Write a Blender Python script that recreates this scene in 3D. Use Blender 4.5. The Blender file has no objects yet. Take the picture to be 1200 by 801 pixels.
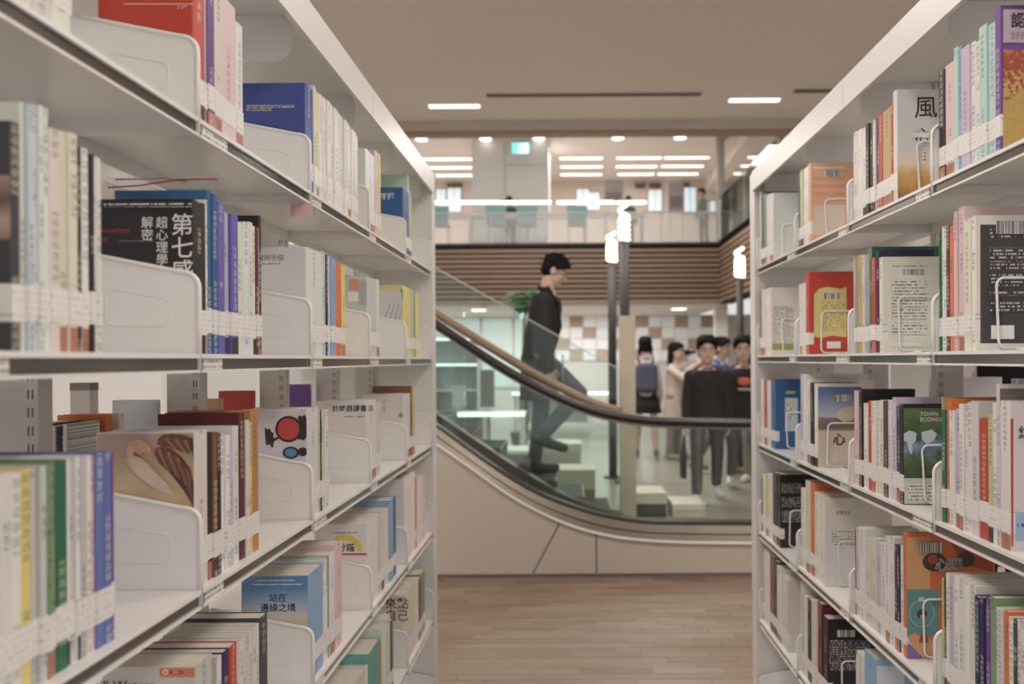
import bpy, bmesh, math, random
from mathutils import Vector, Matrix

S = bpy.context.scene
C = S.collection
PI = math.pi
RND = random.Random(11)

# ------------------------------------------------------------------ camera
F, VX, VY, EYE = 950.0, 665.0, 421.0, 1.40      # focal length in pixels, vanishing point, eye height (1200x801 frame)
ROLL = math.radians(0.35)
cam = bpy.data.cameras.new('camera')
cam.sensor_width = 36.0
cam.lens = F / 1200 * 36.0
cam.shift_x = -(VX - 600.0) / 1200.0
cam.shift_y = (VY - 400.5) / 1200.0
cam.clip_start = 0.05
cam.dof.use_dof = True
cam.dof.focus_distance = 1.6
cam.dof.aperture_fstop = 3.3
camo = bpy.data.objects.new('camera', cam)
C.objects.link(camo)
camo.matrix_world = Matrix.Translation((0, 0, EYE)) @ Matrix.Rotation(PI / 2, 4, 'X') @ Matrix.Rotation(-ROLL, 4, 'Z')
S.camera = camo

# ------------------------------------------------------------------ world, lights, exposure
wd = bpy.data.worlds.new('world')
S.world = wd
wd.use_nodes = True
wd.node_tree.nodes['Background'].inputs[0].default_value = (1.0, 0.955, 0.93, 1)
wd.node_tree.nodes['Background'].inputs[1].default_value = 0.80
S.view_settings.view_transform = 'Standard'
S.view_settings.look = 'None'
S.view_settings.gamma = 1.0
S.view_settings.use_curve_mapping = False
S.view_settings.exposure = -0.06


def area(loc, sx, sy, power, color=(1.0, 0.935, 0.875), rot=(0, 0, 0)):
    l = bpy.data.lights.new('ceiling_light', 'AREA')
    l.shape = 'RECTANGLE'; l.size = sx; l.size_y = sy
    l.energy = power; l.color = color
    o = bpy.data.objects.new('ceiling_light', l)
    C.objects.link(o); o.location = loc; o.rotation_euler = rot


# the library's own ceiling lamps, row after row over the aisles (z = 4 m ceiling)
for yy in (-2.6, 0.2, 2.9, 5.6):
    for xx in (-1.15, 1.86):
        area((xx, yy, 3.96), 1.2, 0.35, 46 if yy < 5 else 18)
for yy in (-2.6, 2.9):
    for xx in (-3.4, 4.0):
        area((xx, yy, 3.96), 1.2, 0.35, 46)
# atrium, upper floor and the hall beyond the escalator
area((-0.5, 13.0, 6.6), 5.0, 3.0, 420, (1.0, 0.965, 0.93))
area((1.2, 21.2, 6.7), 3.4, 2.0, 190, (1.0, 0.965, 0.93))
area((-5.0, 21.2, 6.7), 4.0, 2.0, 190, (1.0, 0.965, 0.93))
area((-1.0, 20.0, 2.52), 6.0, 2.0, 230, (1.0, 0.965, 0.93))
area((0.6, 9.3, 3.95), 3.0, 0.4, 90)


# ------------------------------------------------------------------ pixel -> point helpers (used for measuring only)
def W(px, py, Y):
    u, v = px - VX, VY - py
    c, s = math.cos(ROLL), math.sin(ROLL)
    u, v = u * c + v * s, -u * s + v * c
    return Vector((u * Y / F, Y, EYE + v * Y / F))


# ------------------------------------------------------------------ materials
MATS = {}


def mat(name, col, rough=0.5, metal=0.0, emit=0.0, spec=0.5, noise=None):
    if name in MATS:
        return MATS[name]
    m = bpy.data.materials.new(name); m.use_nodes = True
    nt = m.node_tree; b = nt.nodes['Principled BSDF']
    b.inputs['Base Color'].default_value = (*col, 1)
    b.inputs['Roughness'].default_value = rough
    b.inputs['Metallic'].default_value = metal
    b.inputs['Specular IOR Level'].default_value = spec
    if emit:
        b.inputs['Emission Color'].default_value = (*col, 1)
        b.inputs['Emission Strength'].default_value = emit
    if noise:
        sc, amt = noise
        tc = nt.nodes.new('ShaderNodeTexCoord'); n = nt.nodes.new('ShaderNodeTexNoise')
        n.inputs['Scale'].default_value = sc; n.inputs['Detail'].default_value = 4
        mp = nt.nodes.new('ShaderNodeMapRange')
        mp.inputs[3].default_value = 1 - amt; mp.inputs[4].default_value = 1 + amt
        mx = nt.nodes.new('ShaderNodeMix'); mx.data_type = 'RGBA'; mx.blend_type = 'MULTIPLY'
        mx.inputs[0].default_value = 1
        mx.inputs[6].default_value = (*col, 1)
        nt.links.new(tc.outputs['Object'], n.inputs['Vector'])
        nt.links.new(n.outputs['Fac'], mp.inputs[0])
        nt.links.new(mp.outputs[0], mx.inputs[7])
        nt.links.new(mx.outputs[2], b.inputs['Base Color'])
    MATS[name] = m
    return m


def math_node(nt, op, a, b=None, c=None):
    n = nt.nodes.new('ShaderNodeMath'); n.operation = op
    for i, v in enumerate((a, b, c)):
        if v is None:
            continue
        if isinstance(v, (int, float)):
            n.inputs[i].default_value = v
        else:
            nt.links.new(v, n.inputs[i])
    return n.outputs[0]


def mix_col(nt, fac, a, b, blend='MIX'):
    n = nt.nodes.new('ShaderNodeMix'); n.data_type = 'RGBA'; n.blend_type = blend
    for i, v in ((0, fac), (6, a), (7, b)):
        if isinstance(v, (int, float)):
            n.inputs[i].default_value = v
        elif isinstance(v, tuple):
            n.inputs[i].default_value = v
        else:
            nt.links.new(v, n.inputs[i])
    return n.outputs[2]


def cover_material():
    """printed cover stock: the colour comes from each book, the spine print from procedural glyph cells"""
    m = bpy.data.materials.new('cover_stock'); m.use_nodes = True
    nt = m.node_tree; b = nt.nodes['Principled BSDF']
    oi = nt.nodes.new('ShaderNodeObjectInfo'); tc = nt.nodes.new('ShaderNodeTexCoord')
    ge = nt.nodes.new('ShaderNodeNewGeometry')
    sep = nt.nodes.new('ShaderNodeSeparateXYZ'); nt.links.new(tc.outputs['Object'], sep.inputs[0])
    sn = nt.nodes.new('ShaderNodeSeparateXYZ'); nt.links.new(ge.outputs['Normal'], sn.inputs[0])
    rnd = oi.outputs['Random']
    spine = math_node(nt, 'GREATER_THAN', math_node(nt, 'ABSOLUTE', sn.outputs[0]), 0.8)
    z = sep.outputs[2]; y = sep.outputs[1]
    # title cells
    size = math_node(nt, 'MULTIPLY_ADD', rnd, 0.006, 0.0085)
    cell = math_node(nt, 'FRACT', math_node(nt, 'DIVIDE', z, size))
    incell = math_node(nt, 'MULTIPLY', math_node(nt, 'GREATER_THAN', cell, 0.14), math_node(nt, 'LESS_THAN', cell, 0.9))
    comb = nt.nodes.new('ShaderNodeCombineXYZ')
    nt.links.new(math_node(nt, 'MULTIPLY', y, 620.0), comb.inputs[0])
    nt.links.new(math_node(nt, 'MULTIPLY', z, 620.0), comb.inputs[1])
    nt.links.new(math_node(nt, 'MULTIPLY', rnd, 91.0), comb.inputs[2])
    no = nt.nodes.new('ShaderNodeTexNoise'); no.inputs['Scale'].default_value = 1.0; no.inputs['Detail'].default_value = 1
    nt.links.new(comb.outputs[0], no.inputs['Vector'])
    glyph = math_node(nt, 'GREATER_THAN', no.outputs['Fac'], 0.5)
    # which stretches of the spine carry type
    comb2 = nt.nodes.new('ShaderNodeCombineXYZ')
    nt.links.new(math_node(nt, 'MULTIPLY', z, 14.0), comb2.inputs[1])
    nt.links.new(math_node(nt, 'MULTIPLY', rnd, 57.0), comb2.inputs[2])
    n2 = nt.nodes.new('ShaderNodeTexNoise'); n2.inputs['Scale'].default_value = 1.0; n2.inputs['Detail'].default_value = 0
    nt.links.new(comb2.outputs[0], n2.inputs['Vector'])
    run = math_node(nt, 'GREATER_THAN', n2.outputs['Fac'], 0.50)
    col = math_node(nt, 'LESS_THAN', math_node(nt, 'ABSOLUTE', y), 0.0052)
    mask = glyph
    for k in (incell, run, col, spine):
        mask = math_node(nt, 'MULTIPLY', mask, k)
    mask = math_node(nt, 'MULTIPLY', mask, 0.6)
    bw = nt.nodes.new('ShaderNodeRGBToBW'); nt.links.new(oi.outputs['Color'], bw.inputs[0])
    light = math_node(nt, 'GREATER_THAN', bw.outputs[0], 0.22)
    ink = mix_col(nt, light, (0.75, 0.70, 0.55, 1), (0.07, 0.06, 0.07, 1))
    shade = math_node(nt, 'MULTIPLY_ADD', rnd, 0.14, 0.90)
    cb = nt.nodes.new('ShaderNodeCombineColor')
    for i in range(3):
        nt.links.new(shade, cb.inputs[i])
    base = mix_col(nt, 1.0, oi.outputs['Color'], cb.outputs[0], 'MULTIPLY')
    # a printed foot band on some spines
    r2 = math_node(nt, 'FRACT', math_node(nt, 'MULTIPLY', rnd, 37.7))
    band = math_node(nt, 'MULTIPLY', math_node(nt, 'GREATER_THAN', r2, 0.76), math_node(nt, 'LESS_THAN', z, 0.026))
    band = math_node(nt, 'MULTIPLY', band, spine)
    r3 = math_node(nt, 'FRACT', math_node(nt, 'MULTIPLY', rnd, 113.3))
    bandcol = mix_col(nt, math_node(nt, 'GREATER_THAN', r3, 0.45), (0.05, 0.045, 0.05, 1), (0.45, 0.2, 0.14, 1))
    base = mix_col(nt, band, base, bandcol)
    out = mix_col(nt, mask, base, ink)
    nt.links.new(out, b.inputs['Base Color'])
    b.inputs['Roughness'].default_value = 0.38
    b.inputs['Specular IOR Level'].default_value = 0.35
    return m


def rows_material(name, paper, ink, pitch, axis, dens=0.52, rough=0.5, letter=300.0):
    """printed lines of small type on paper (flat print); axis 'y': on a spine label, 'x': on a cover"""
    m = bpy.data.materials.new(name); m.use_nodes = True
    nt = m.node_tree; b = nt.nodes['Principled BSDF']
    tc = nt.nodes.new('ShaderNodeTexCoord'); oi = nt.nodes.new('ShaderNodeObjectInfo')
    sep = nt.nodes.new('ShaderNodeSeparateXYZ'); nt.links.new(tc.outputs['Object'], sep.inputs[0])
    z = sep.outputs[2]
    fr = math_node(nt, 'FRACT', math_node(nt, 'DIVIDE', z, pitch))
    line = math_node(nt, 'MULTIPLY', math_node(nt, 'GREATER_THAN', fr, 0.3), math_node(nt, 'LESS_THAN', fr, 0.8))
    cb = nt.nodes.new('ShaderNodeCombineXYZ')
    nt.links.new(math_node(nt, 'MULTIPLY', sep.outputs[0 if axis == 'x' else 1], letter), cb.inputs[0])
    nt.links.new(math_node(nt, 'MULTIPLY', math_node(nt, 'FLOOR', math_node(nt, 'DIVIDE', z, pitch)), 7.3), cb.inputs[1])
    nt.links.new(math_node(nt, 'MULTIPLY', oi.outputs['Random'], 80.0), cb.inputs[2])
    n = nt.nodes.new('ShaderNodeTexNoise'); n.inputs['Scale'].default_value = 1; n.inputs['Detail'].default_value = 1
    nt.links.new(cb.outputs[0], n.inputs['Vector'])
    msk = math_node(nt, 'MULTIPLY', line, math_node(nt, 'GREATER_THAN', n.outputs['Fac'], dens))
    nt.links.new(mix_col(nt, msk, (*paper, 1), (*ink, 1)), b.inputs['Base Color'])
    b.inputs['Roughness'].default_value = rough
    return m


def grad_material(name, stops, axis=2, z0=0.0, z1=0.2, noise=0.0, nscale=20.0):
    """a printed picture: colour ramp along height with painterly noise"""
    m = bpy.data.materials.new(name); m.use_nodes = True
    nt = m.node_tree; b = nt.nodes['Principled BSDF']
    tc = nt.nodes.new('ShaderNodeTexCoord')
    sep = nt.nodes.new('ShaderNodeSeparateXYZ'); nt.links.new(tc.outputs['Object'], sep.inputs[0])
    mr = nt.nodes.new('ShaderNodeMapRange'); mr.inputs[1].default_value = z0; mr.inputs[2].default_value = z1
    nt.links.new(sep.outputs[axis], mr.inputs[0])
    val = mr.outputs[0]
    if noise:
        n = nt.nodes.new('ShaderNodeTexNoise'); n.inputs['Scale'].default_value = nscale; n.inputs['Detail'].default_value = 5
        nt.links.new(tc.outputs['Object'], n.inputs['Vector'])
        val = math_node(nt, 'ADD', val, math_node(nt, 'MULTIPLY', math_node(nt, 'SUBTRACT', n.outputs['Fac'], 0.5), noise))
    r = nt.nodes.new('ShaderNodeValToRGB')
    el = r.color_ramp.elements
    while len(el) < len(stops):
        el.new(0.5)
    for e, (p, c) in zip(el, stops):
        e.position = p; e.color = (*c, 1)
    nt.links.new(val, r.inputs[0])
    nt.links.new(r.outputs[0], b.inputs['Base Color'])
    b.inputs['Roughness'].default_value = 0.4
    return m


def plank_material(name, cols, grain_axis=0):
    m = bpy.data.materials.new(name); m.use_nodes = True
    nt = m.node_tree; b = nt.nodes['Principled BSDF']
    oi = nt.nodes.new('ShaderNodeObjectInfo'); tc = nt.nodes.new('ShaderNodeTexCoord')
    r = nt.nodes.new('ShaderNodeValToRGB'); el = r.color_ramp.elements
    while len(el) < len(cols):
        el.new(0.5)
    for i, (e, c) in enumerate(zip(el, cols)):
        e.position = i / (len(cols) - 1); e.color = (*c, 1)
    nt.links.new(oi.outputs['Random'], r.inputs[0])
    mp = nt.nodes.new('ShaderNodeMapping')
    sc = [120, 120, 120]; sc[grain_axis] = 7
    mp.inputs['Scale'].default_value = sc
    ad = nt.nodes.new('ShaderNodeVectorMath'); ad.operation = 'ADD'
    cb = nt.nodes.new('ShaderNodeCombineXYZ'); nt.links.new(math_node(nt, 'MULTIPLY', oi.outputs['Random'], 30), cb.inputs[grain_axis])
    nt.links.new(tc.outputs['Object'], ad.inputs[0]); nt.links.new(cb.outputs[0], ad.inputs[1])
    nt.links.new(ad.outputs[0], mp.inputs[0])
    n = nt.nodes.new('ShaderNodeTexNoise'); n.inputs['Scale'].default_value = 1; n.inputs['Detail'].default_value = 4
    nt.links.new(mp.outputs[0], n.inputs['Vector'])
    mr = nt.nodes.new('ShaderNodeMapRange'); mr.inputs[3].default_value = 0.78; mr.inputs[4].default_value = 1.2
    nt.links.new(n.outputs['Fac'], mr.inputs[0])
    c2 = nt.nodes.new('ShaderNodeCombineColor')
    for i in range(3):
        nt.links.new(mr.outputs[0], c2.inputs[i])
    nt.links.new(mix_col(nt, 1.0, r.outputs[0], c2.outputs[0], 'MULTIPLY'), b.inputs['Base Color'])
    b.inputs['Roughness'].default_value = 0.42
    return m


def glass_material(name, tint, ior=1.45, film=0.0):
    m = bpy.data.materials.new(name); m.use_nodes = True
    nt = m.node_tree; nt.nodes.clear()
    out = nt.nodes.new('ShaderNodeOutputMaterial')
    tr = nt.nodes.new('ShaderNodeBsdfTransparent'); tr.inputs[0].default_value = (*tint, 1)
    gl = nt.nodes.new('ShaderNodeBsdfGlossy'); gl.inputs['Roughness'].default_value = 0.03
    gl.inputs[0].default_value = (0.9, 0.97, 0.95, 1)
    fr = nt.nodes.new('ShaderNodeFresnel'); fr.inputs[0].default_value = ior
    fac = math_node(nt, 'ADD', fr.outputs[0], film)
    mx = nt.nodes.new('ShaderNodeMixShader')
    nt.links.new(fac, mx.inputs[0]); nt.links.new(tr.outputs[0], mx.inputs[1]); nt.links.new(gl.outputs[0], mx.inputs[2])
    nt.links.new(mx.outputs[0], out.inputs[0])
    return m


STEEL = mat('white_steel', (0.79, 0.772, 0.752), 0.32, noise=(3.0, 0.02))
STEEL_E = mat('white_steel_edge', (0.84, 0.825, 0.805), 0.24)
GREYST = mat('grey_steel', (0.62, 0.59, 0.56), 0.45)
STRIP = mat('label_channel', (0.22, 0.20, 0.19), 0.13, 0.8)
SLOT = mat('dark_slot', (0.12, 0.11, 0.10), 0.7)
COVER = cover_material()
PAGES = rows_material('page_edges', (0.78, 0.74, 0.66), (0.58, 0.53, 0.45), 0.5, 'y', 0.5, 0.8, 2600.0)
CALL = rows_material('call_label', (0.83, 0.81, 0.78), (0.60, 0.58, 0.57), 0.0075, 'y', 0.56, 0.35, 800.0)
CARD = rows_material('shelf_card', (0.80, 0.78, 0.74), (0.35, 0.33, 0.32), 0.0075, 'y', 0.45, 0.3, 300.0)
BAR = rows_material('barcode', (0.82, 0.80, 0.77), (0.06, 0.055, 0.06), 0.5, 'x', 0.5, 0.4, 900.0)
TXT = rows_material('printed_text', (0.78, 0.75, 0.69), (0.26, 0.24, 0.23), 0.0072, 'x', 0.47, 0.45, 260.0)
TXTW = rows_material('printed_text_white', (0.05, 0.045, 0.05), (0.55, 0.52, 0.5), 0.0062, 'x', 0.50, 0.4, 300.0)
GLASS = glass_material('balustrade_glass', (0.90, 0.955, 0.94))
FILM = glass_material('bag_film', (0.94, 0.94, 0.93), 1.3, 0.07)
WOODF = plank_material('parquet', [(0.165, 0.108, 0.072), (0.22, 0.155, 0.112), (0.19, 0.128, 0.09), (0.245, 0.178, 0.132), (0.20, 0.14, 0.10)])
SLATM = plank_material('slat_wood', [(0.27, 0.18, 0.125), (0.33, 0.225, 0.155), (0.30, 0.20, 0.14)])
LAMP = mat('lamp_diffuser', (1.0, 0.95, 0.86), 0.5, emit=2.6)
BLACKR = mat('black_rubber', (0.022, 0.019, 0.018), 0.22)
METAL = mat('brushed_steel', (0.25, 0.215, 0.175), 0.36, 0.9)
DMETAL = mat('dark_steel', (0.07, 0.062, 0.055), 0.32, 0.5)
TAN = mat('tan_wood', (0.235, 0.17, 0.105), 0.34, noise=(8.0, 0.08))
CLAD = mat('beige_cladding', (0.45, 0.39, 0.34), 0.5, noise=(1.2, 0.02))
WHITEP = mat('white_paint', (0.80, 0.77, 0.74), 0.6)
CEILM = mat('ceiling_paint', (0.77, 0.69, 0.625), 0.8, noise=(0.6, 0.015))
SKIN = mat('skin', (0.58, 0.40, 0.31), 0.55)
HAIR = mat('black_hair', (0.010, 0.009, 0.009), 0.8, spec=0.15)
DARKCL = mat('black_cloth', (0.022, 0.021, 0.021), 0.8, noise=(30, 0.2))


def flat(col, rough=0.45):
    return mat('print_%d_%d_%d' % tuple(int(c * 999) for c in col), col, rough)


# ------------------------------------------------------------------ mesh builder
class MB:
    def __init__(self):
        self.v = []; self.f = []

    def add(self, vs, fs):
        n = len(self.v)
        self.v += [tuple(p) for p in vs]
        self.f += [tuple(i + n for i in q) for q in fs]
        return self

    def box(self, x0, x1, y0, y1, z0, z1):
        return self.add([(x0, y0, z0), (x1, y0, z0), (x1, y1, z0), (x0, y1, z0), (x0, y0, z1), (x1, y0, z1), (x1, y1, z1), (x0, y1, z1)],
                        [(0, 3, 2, 1), (4, 5, 6, 7), (0, 1, 5, 4), (1, 2, 6, 5), (2, 3, 7, 6), (3, 0, 4, 7)])

    def prism(self, pts, axis, a, b):
        """polygon (2-D points) extruded along axis from a to b"""
        def P(p, t):
            return {'y': (p[0], t, p[1]), 'x': (t, p[0], p[1]), 'z': (p[0], p[1], t)}[axis]
        n = len(pts)
        vs = [P(p, a) for p in pts] + [P(p, b) for p in pts]
        fs = [tuple(range(n)), tuple(range(2 * n - 1, n - 1, -1))]
        fs += [(i, i + n, (i + 1) % n + n, (i + 1) % n) for i in range(n)]
        return self.add(vs, fs)

    def ribbon(self, top, bot, y0, y1):
        """solid band between two (x, z) polylines of equal length, from y0 to y1"""
        n = len(top)
        vs = []
        for (a, b) in zip(top, bot):
            vs += [(a[0], y0, a[1]), (b[0], y0, b[1]), (b[0], y1, b[1]), (a[0], y1, a[1])]
        fs = [(0, 1, 2, 3), tuple(4 * (n - 1) + k for k in (3, 2, 1, 0))]
        for i in range(n - 1):
            o, p = 4 * i, 4 * i + 4
            for k in range(4):
                fs.append((o + k, p + k, p + (k + 1) % 4, o + (k + 1) % 4))
        return self.add(vs, fs)

    def tube(self, pts, r, n=8, closed=False, flat=1.0):
        pts = [Vector(p) for p in pts]
        m = len(pts); vs = []; fs = []
        for i, p in enumerate(pts):
            a = pts[(i - 1) % m] if (closed or i > 0) else p
            b = pts[(i + 1) % m] if (closed or i < m - 1) else p
            t = (b - a).normalized()
            ref = Vector((0, 1, 0)) if abs(t.y) < 0.9 else Vector((1, 0, 0))
            u = t.cross(ref).normalized(); w = t.cross(u).normalized()
            rr = r[i] if isinstance(r, (list, tuple)) else r
            for k in range(n):
                q = 2 * PI * k / n
                vs.append(p + u * (math.cos(q) * rr) + w * (math.sin(q) * rr * flat))
        for i in range(m if closed else m - 1):
            j = (i + 1) % m
            for k in range(n):
                fs.append((i * n + k, i * n + (k + 1) % n, j * n + (k + 1) % n, j * n + k))
        if not closed:
            fs.append(tuple(range(n - 1, -1, -1))); fs.append(tuple((m - 1) * n + k for k in range(n)))
        return self.add(vs, fs)

    def ball(self, c, r, n=12, m=8, M=None):
        rx, ry, rz = r if isinstance(r, (tuple, list)) else (r, r, r)
        vs = [Vector((0, 0, -rz))]; fs = []
        for i in range(1, m):
            t = -PI / 2 + PI * i / m
            for k in range(n):
                q = 2 * PI * k / n
                vs.append(Vector((rx * math.cos(t) * math.cos(q), ry * math.cos(t) * math.sin(q), rz * math.sin(t))))
        vs.append(Vector((0, 0, rz)))
        for k in range(n):
            fs.append((0, 1 + (k + 1) % n, 1 + k))
            fs.append((len(vs) - 1, 1 + (m - 2) * n + k, 1 + (m - 2) * n + (k + 1) % n))
        for i in range(m - 2):
            for k in range(n):
                fs.append((1 + i * n + k, 1 + i * n + (k + 1) % n, 1 + (i + 1) * n + (k + 1) % n, 1 + (i + 1) * n + k))
        c = Vector(c)
        return self.add([((M @ p) if M else p) + c for p in vs], fs)

    def capsule(self, p0, p1, r0, r1, n=12, fl=1.0):
        p0, p1 = Vector(p0), Vector(p1)
        d = (p1 - p0); L = d.length or 1e-6; t = d / L
        pts, rs = [], []
        for k in (0.0, 0.35, 0.7):
            a = k * PI / 2
            pts.append(p0 - t * r0 * math.cos(a)); rs.append(max(r0 * math.sin(a), r0 * 0.05))
        for k in (0, 0.5, 1):
            pts.append(p0 + d * k); rs.append(r0 + (r1 - r0) * k)
        for k in (0.7, 0.35, 0.0):
            a = k * PI / 2
            pts.append(p1 + t * r1 * math.cos(a)); rs.append(max(r1 * math.sin(a), r1 * 0.05))
        return self.tube(pts, rs, n, flat=fl)

    def loft(self, rings, n=20):
        """horizontal elliptical rings (cx, cy, z, rx, ry)"""
        vs = []; fs = []
        for (cx, cy, z, rx, ry) in rings:
            for k in range(n):
                q = 2 * PI * k / n
                vs.append((cx + rx * math.cos(q), cy + ry * math.sin(q), z))
        for i in range(len(rings) - 1):
            for k in range(n):
                fs.append((i * n + k, i * n + (k + 1) % n, (i + 1) * n + (k + 1) % n, (i + 1) * n + k))
        fs.append(tuple(range(n - 1, -1, -1))); fs.append(tuple((len(rings) - 1) * n + k for k in range(n)))
        return self.add(vs, fs)

    def mesh(self, name, m, origin=(0, 0, 0), smooth=False):
        me = bpy.data.meshes.new(name)
        ox, oy, oz = origin
        me.from_pydata([(x - ox, y - oy, z - oz) for x, y, z in self.v], [], self.f)
        if m:
            me.materials.append(m)
        if smooth:
            me.polygons.foreach_set('use_smooth', [True] * len(me.polygons))
        me.update()
        return me

    def build(self, name, m, parent=None, origin=(0, 0, 0), smooth=False):
        """parts: vertices are given in the space of the thing's own base"""
        o = bpy.data.objects.new(name, self.mesh(name, m, origin, smooth))
        C.objects.link(o)
        if parent:
            o.parent = parent
        else:
            o.location = origin
        return o


def tag(o, label=None, cat=None, group=None, kind=None):
    if label:
        o['label'] = label
    if cat:
        o['category'] = cat
    if group:
        o['group'] = group
    if kind:
        o['kind'] = kind
    return o


def thing(name, label, cat, loc=(0, 0, 0), group=None, rz=0.0):
    o = bpy.data.objects.new(name, None)
    o.empty_display_size = 0.05
    C.objects.link(o); o.location = loc; o.rotation_euler = (0, 0, rz)
    return tag(o, label, cat, group)


def struct(name, mb, m, parent=None, smooth=False):
    o = mb.build(name, m, parent, smooth=smooth)
    if not parent:
        o['kind'] = 'structure'
    return o


def kids(o):
    return [c for c in C.objects if c.parent == o]


def dup_part(src, parent, loc=None):
    c = src.copy(); C.objects.link(c); c.parent = parent
    if loc is not None:
        c.location = loc
    return c


DG = None


def bake(o):
    """evaluated mesh of a temporary object"""
    dg = bpy.context.evaluated_depsgraph_get(); dg.update()
    me = bpy.data.meshes.new_from_object(o.evaluated_get(dg))
    return me


def text_mesh(body, size, bold=0.0, spacing=1.0):
    cu = bpy.data.curves.new('t', 'FONT'); cu.body = body; cu.size = size
    cu.offset = bold; cu.resolution_u = 2; cu.space_line = spacing
    o = bpy.data.objects.new('t', cu); C.objects.link(o)
    me = bake(o)
    bpy.data.objects.remove(o); bpy.data.curves.remove(cu)
    vs = [(v.co.x, 0.0, v.co.y) for v in me.vertices]
    fs = [tuple(p.vertices) for p in me.polygons]
    bpy.data.meshes.remove(me)
    return vs, fs


def remesh_build(mb, name, m, parent, voxel=0.009, smooth=6):
    o = mb.build(name, m, None)
    r = o.modifiers.new('r', 'REMESH'); r.mode = 'VOXEL'; r.voxel_size = voxel; r.use_smooth_shade = True
    s = o.modifiers.new('s', 'SMOOTH'); s.factor = 0.5; s.iterations = smooth
    me = bake(o); o.modifiers.clear()
    old = o.data; o.data = me; bpy.data.meshes.remove(old)
    me.name = name
    if not me.materials:
        me.materials.append(m)
    me.polygons.foreach_set('use_smooth', [True] * len(me.polygons))
    o.parent = parent
    return o


ORD = ['first', 'second', 'third', 'fourth', 'fifth', 'sixth', 'seventh', 'eighth', 'ninth', 'tenth', 'eleventh', 'twelfth', 'thirteenth',
       'fourteenth', 'fifteenth', 'sixteenth', 'seventeenth', 'eighteenth', 'nineteenth', 'twentieth', 'twenty-first', 'twenty-second', 'twenty-third']

# ================================================================== SETTING
CEIL = 4.0
YE = 5.20                                           # near face of the escalator
fl = struct('floor', MB().box(-7, 6, -4, YE + 0.03, -0.12, -0.004), mat('parquet_base', (0.18, 0.13, 0.10), 0.5, noise=(14, 0.15)))
struct('floor.001', MB().box(-9, 8, YE + 0.03, 26, -0.12, -0.002), mat('hall_floor', (0.33, 0.295, 0.25), 0.28, noise=(1.5, 0.06)))
PW, PL = 0.066, 0.33
base_plank = MB().box(-PL / 2 + 0.0012, PL / 2 - 0.0012, -PW / 2 + 0.001, PW / 2 - 0.001, -0.004, 0.0).mesh('plank', WOODF)
y = YE - PW / 2 - 0.005; row = 0
while y > 3.2:
    x = -0.62 + (row * 0.37 % 1.0) * PL - PL
    while x < 1.42:
        if x > -0.95:
            o = bpy.data.objects.new('plank', base_plank); C.objects.link(o)
            o.parent = fl; o.location = (x, y, RND.uniform(-0.0006, 0.0004))
        x += PL
    y -= PW; row += 1

ce = struct('ceiling', MB().box(-7, 6, -4, 8.85, CEIL, CEIL + 0.12), CEILM)
struct('trim_1', MB().box(-7, 6, 8.85, 9.0, CEIL - 0.10, CEIL + 0.12), mat('beam_paint', (0.58, 0.53, 0.49), 0.7))
struct('trim_2', MB().box(-7, 6, 8.84, 9.01, CEIL - 0.135, CEIL - 0.10), mat('beam_edge', (0.36, 0.25, 0.17), 0.6))
struct('wall_left', MB().box(-7.1, -7, -4, 26, 0, 6.9), WHITEP)
struct('wall_right', MB().box(6, 6.1, -4, 26, 0, 6.9), WHITEP)
struct('wall_side', MB().box(-4.1, -4.0, 1.0, 8.0, 0, CEIL), mat('white_wall', (0.86, 0.84, 0.82), 0.6))

# ================================================================== BOOKCASES
A, B = 0.51, 0.71
TOP = [None, 1.739, 1.411, 1.083, 0.755, 0.427, 0.099]
YL = [0.17, 0.645, 1.128, 1.620, 2.103, 2.572, 3.045]
YR = [0.14, 0.62, 1.10, 1.578, 2.05, 2.525, 3.035]
D1 = 0.215                                          # depth of one face's shelves
DB = 0.50                                           # depth of the double-faced case


def plate_mesh(sx):
    """cantilever shelf bracket: sheet with sloping top, rounded front corner, raised rim; front edge at x = 0"""
    mb = MB()
    pts = [(0, -0.024), (0, 0.092)]
    for k in range(1, 6):
        a = PI / 2 * k / 6
        pts.append((-0.024 + 0.024 * math.cos(a), 0.092 + 0.022 * math.sin(a)))
    pts += [(-0.028, 0.1145), (-D1 + 0.01, 0.150), (-D1 + 0.01, -0.024)]
    mb.prism([(sx * -p[0] if sx < 0 else -p[0], p[1]) for p in pts] if False else [(-sx * p[0], p[1]) for p in pts], 'y', -0.0011, 0.0011)
    return mb


def plate_rim(sx):
    mb = MB()
    pts = [(0, 0, -0.026), (0, 0, 0.05), (0, 0, 0.092)]
    for k in range(1, 6):
        a = PI / 2 * k / 6
        pts.append((-0.024 + 0.024 * math.cos(a), 0, 0.092 + 0.022 * math.sin(a)))
    pts += [(-0.028, 0, 0.1145), (-0.1, 0, 0.1288), (-D1 + 0.012, 0, 0.150)]
    return mb.tube([(-sx * p[0], p[1], p[2]) for p in pts], 0.0036, 8)


def plate_boss(sx):
    mb = MB()
    c = []
    for (cx, cz, a0) in ((-0.052, 0.066, 0), (-0.118, 0.078, 90), (-0.118, 0.052, 180), (-0.052, 0.050, 270)):
        for k in range(4):
            a = math.radians(a0 + 30 * k)
            c.append((-sx * (cx + 0.012 * math.cos(a)), -0.0012, cz + 0.012 * math.sin(a)))
    return mb.tube(c, 0.0009, 6, closed=True)


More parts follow.
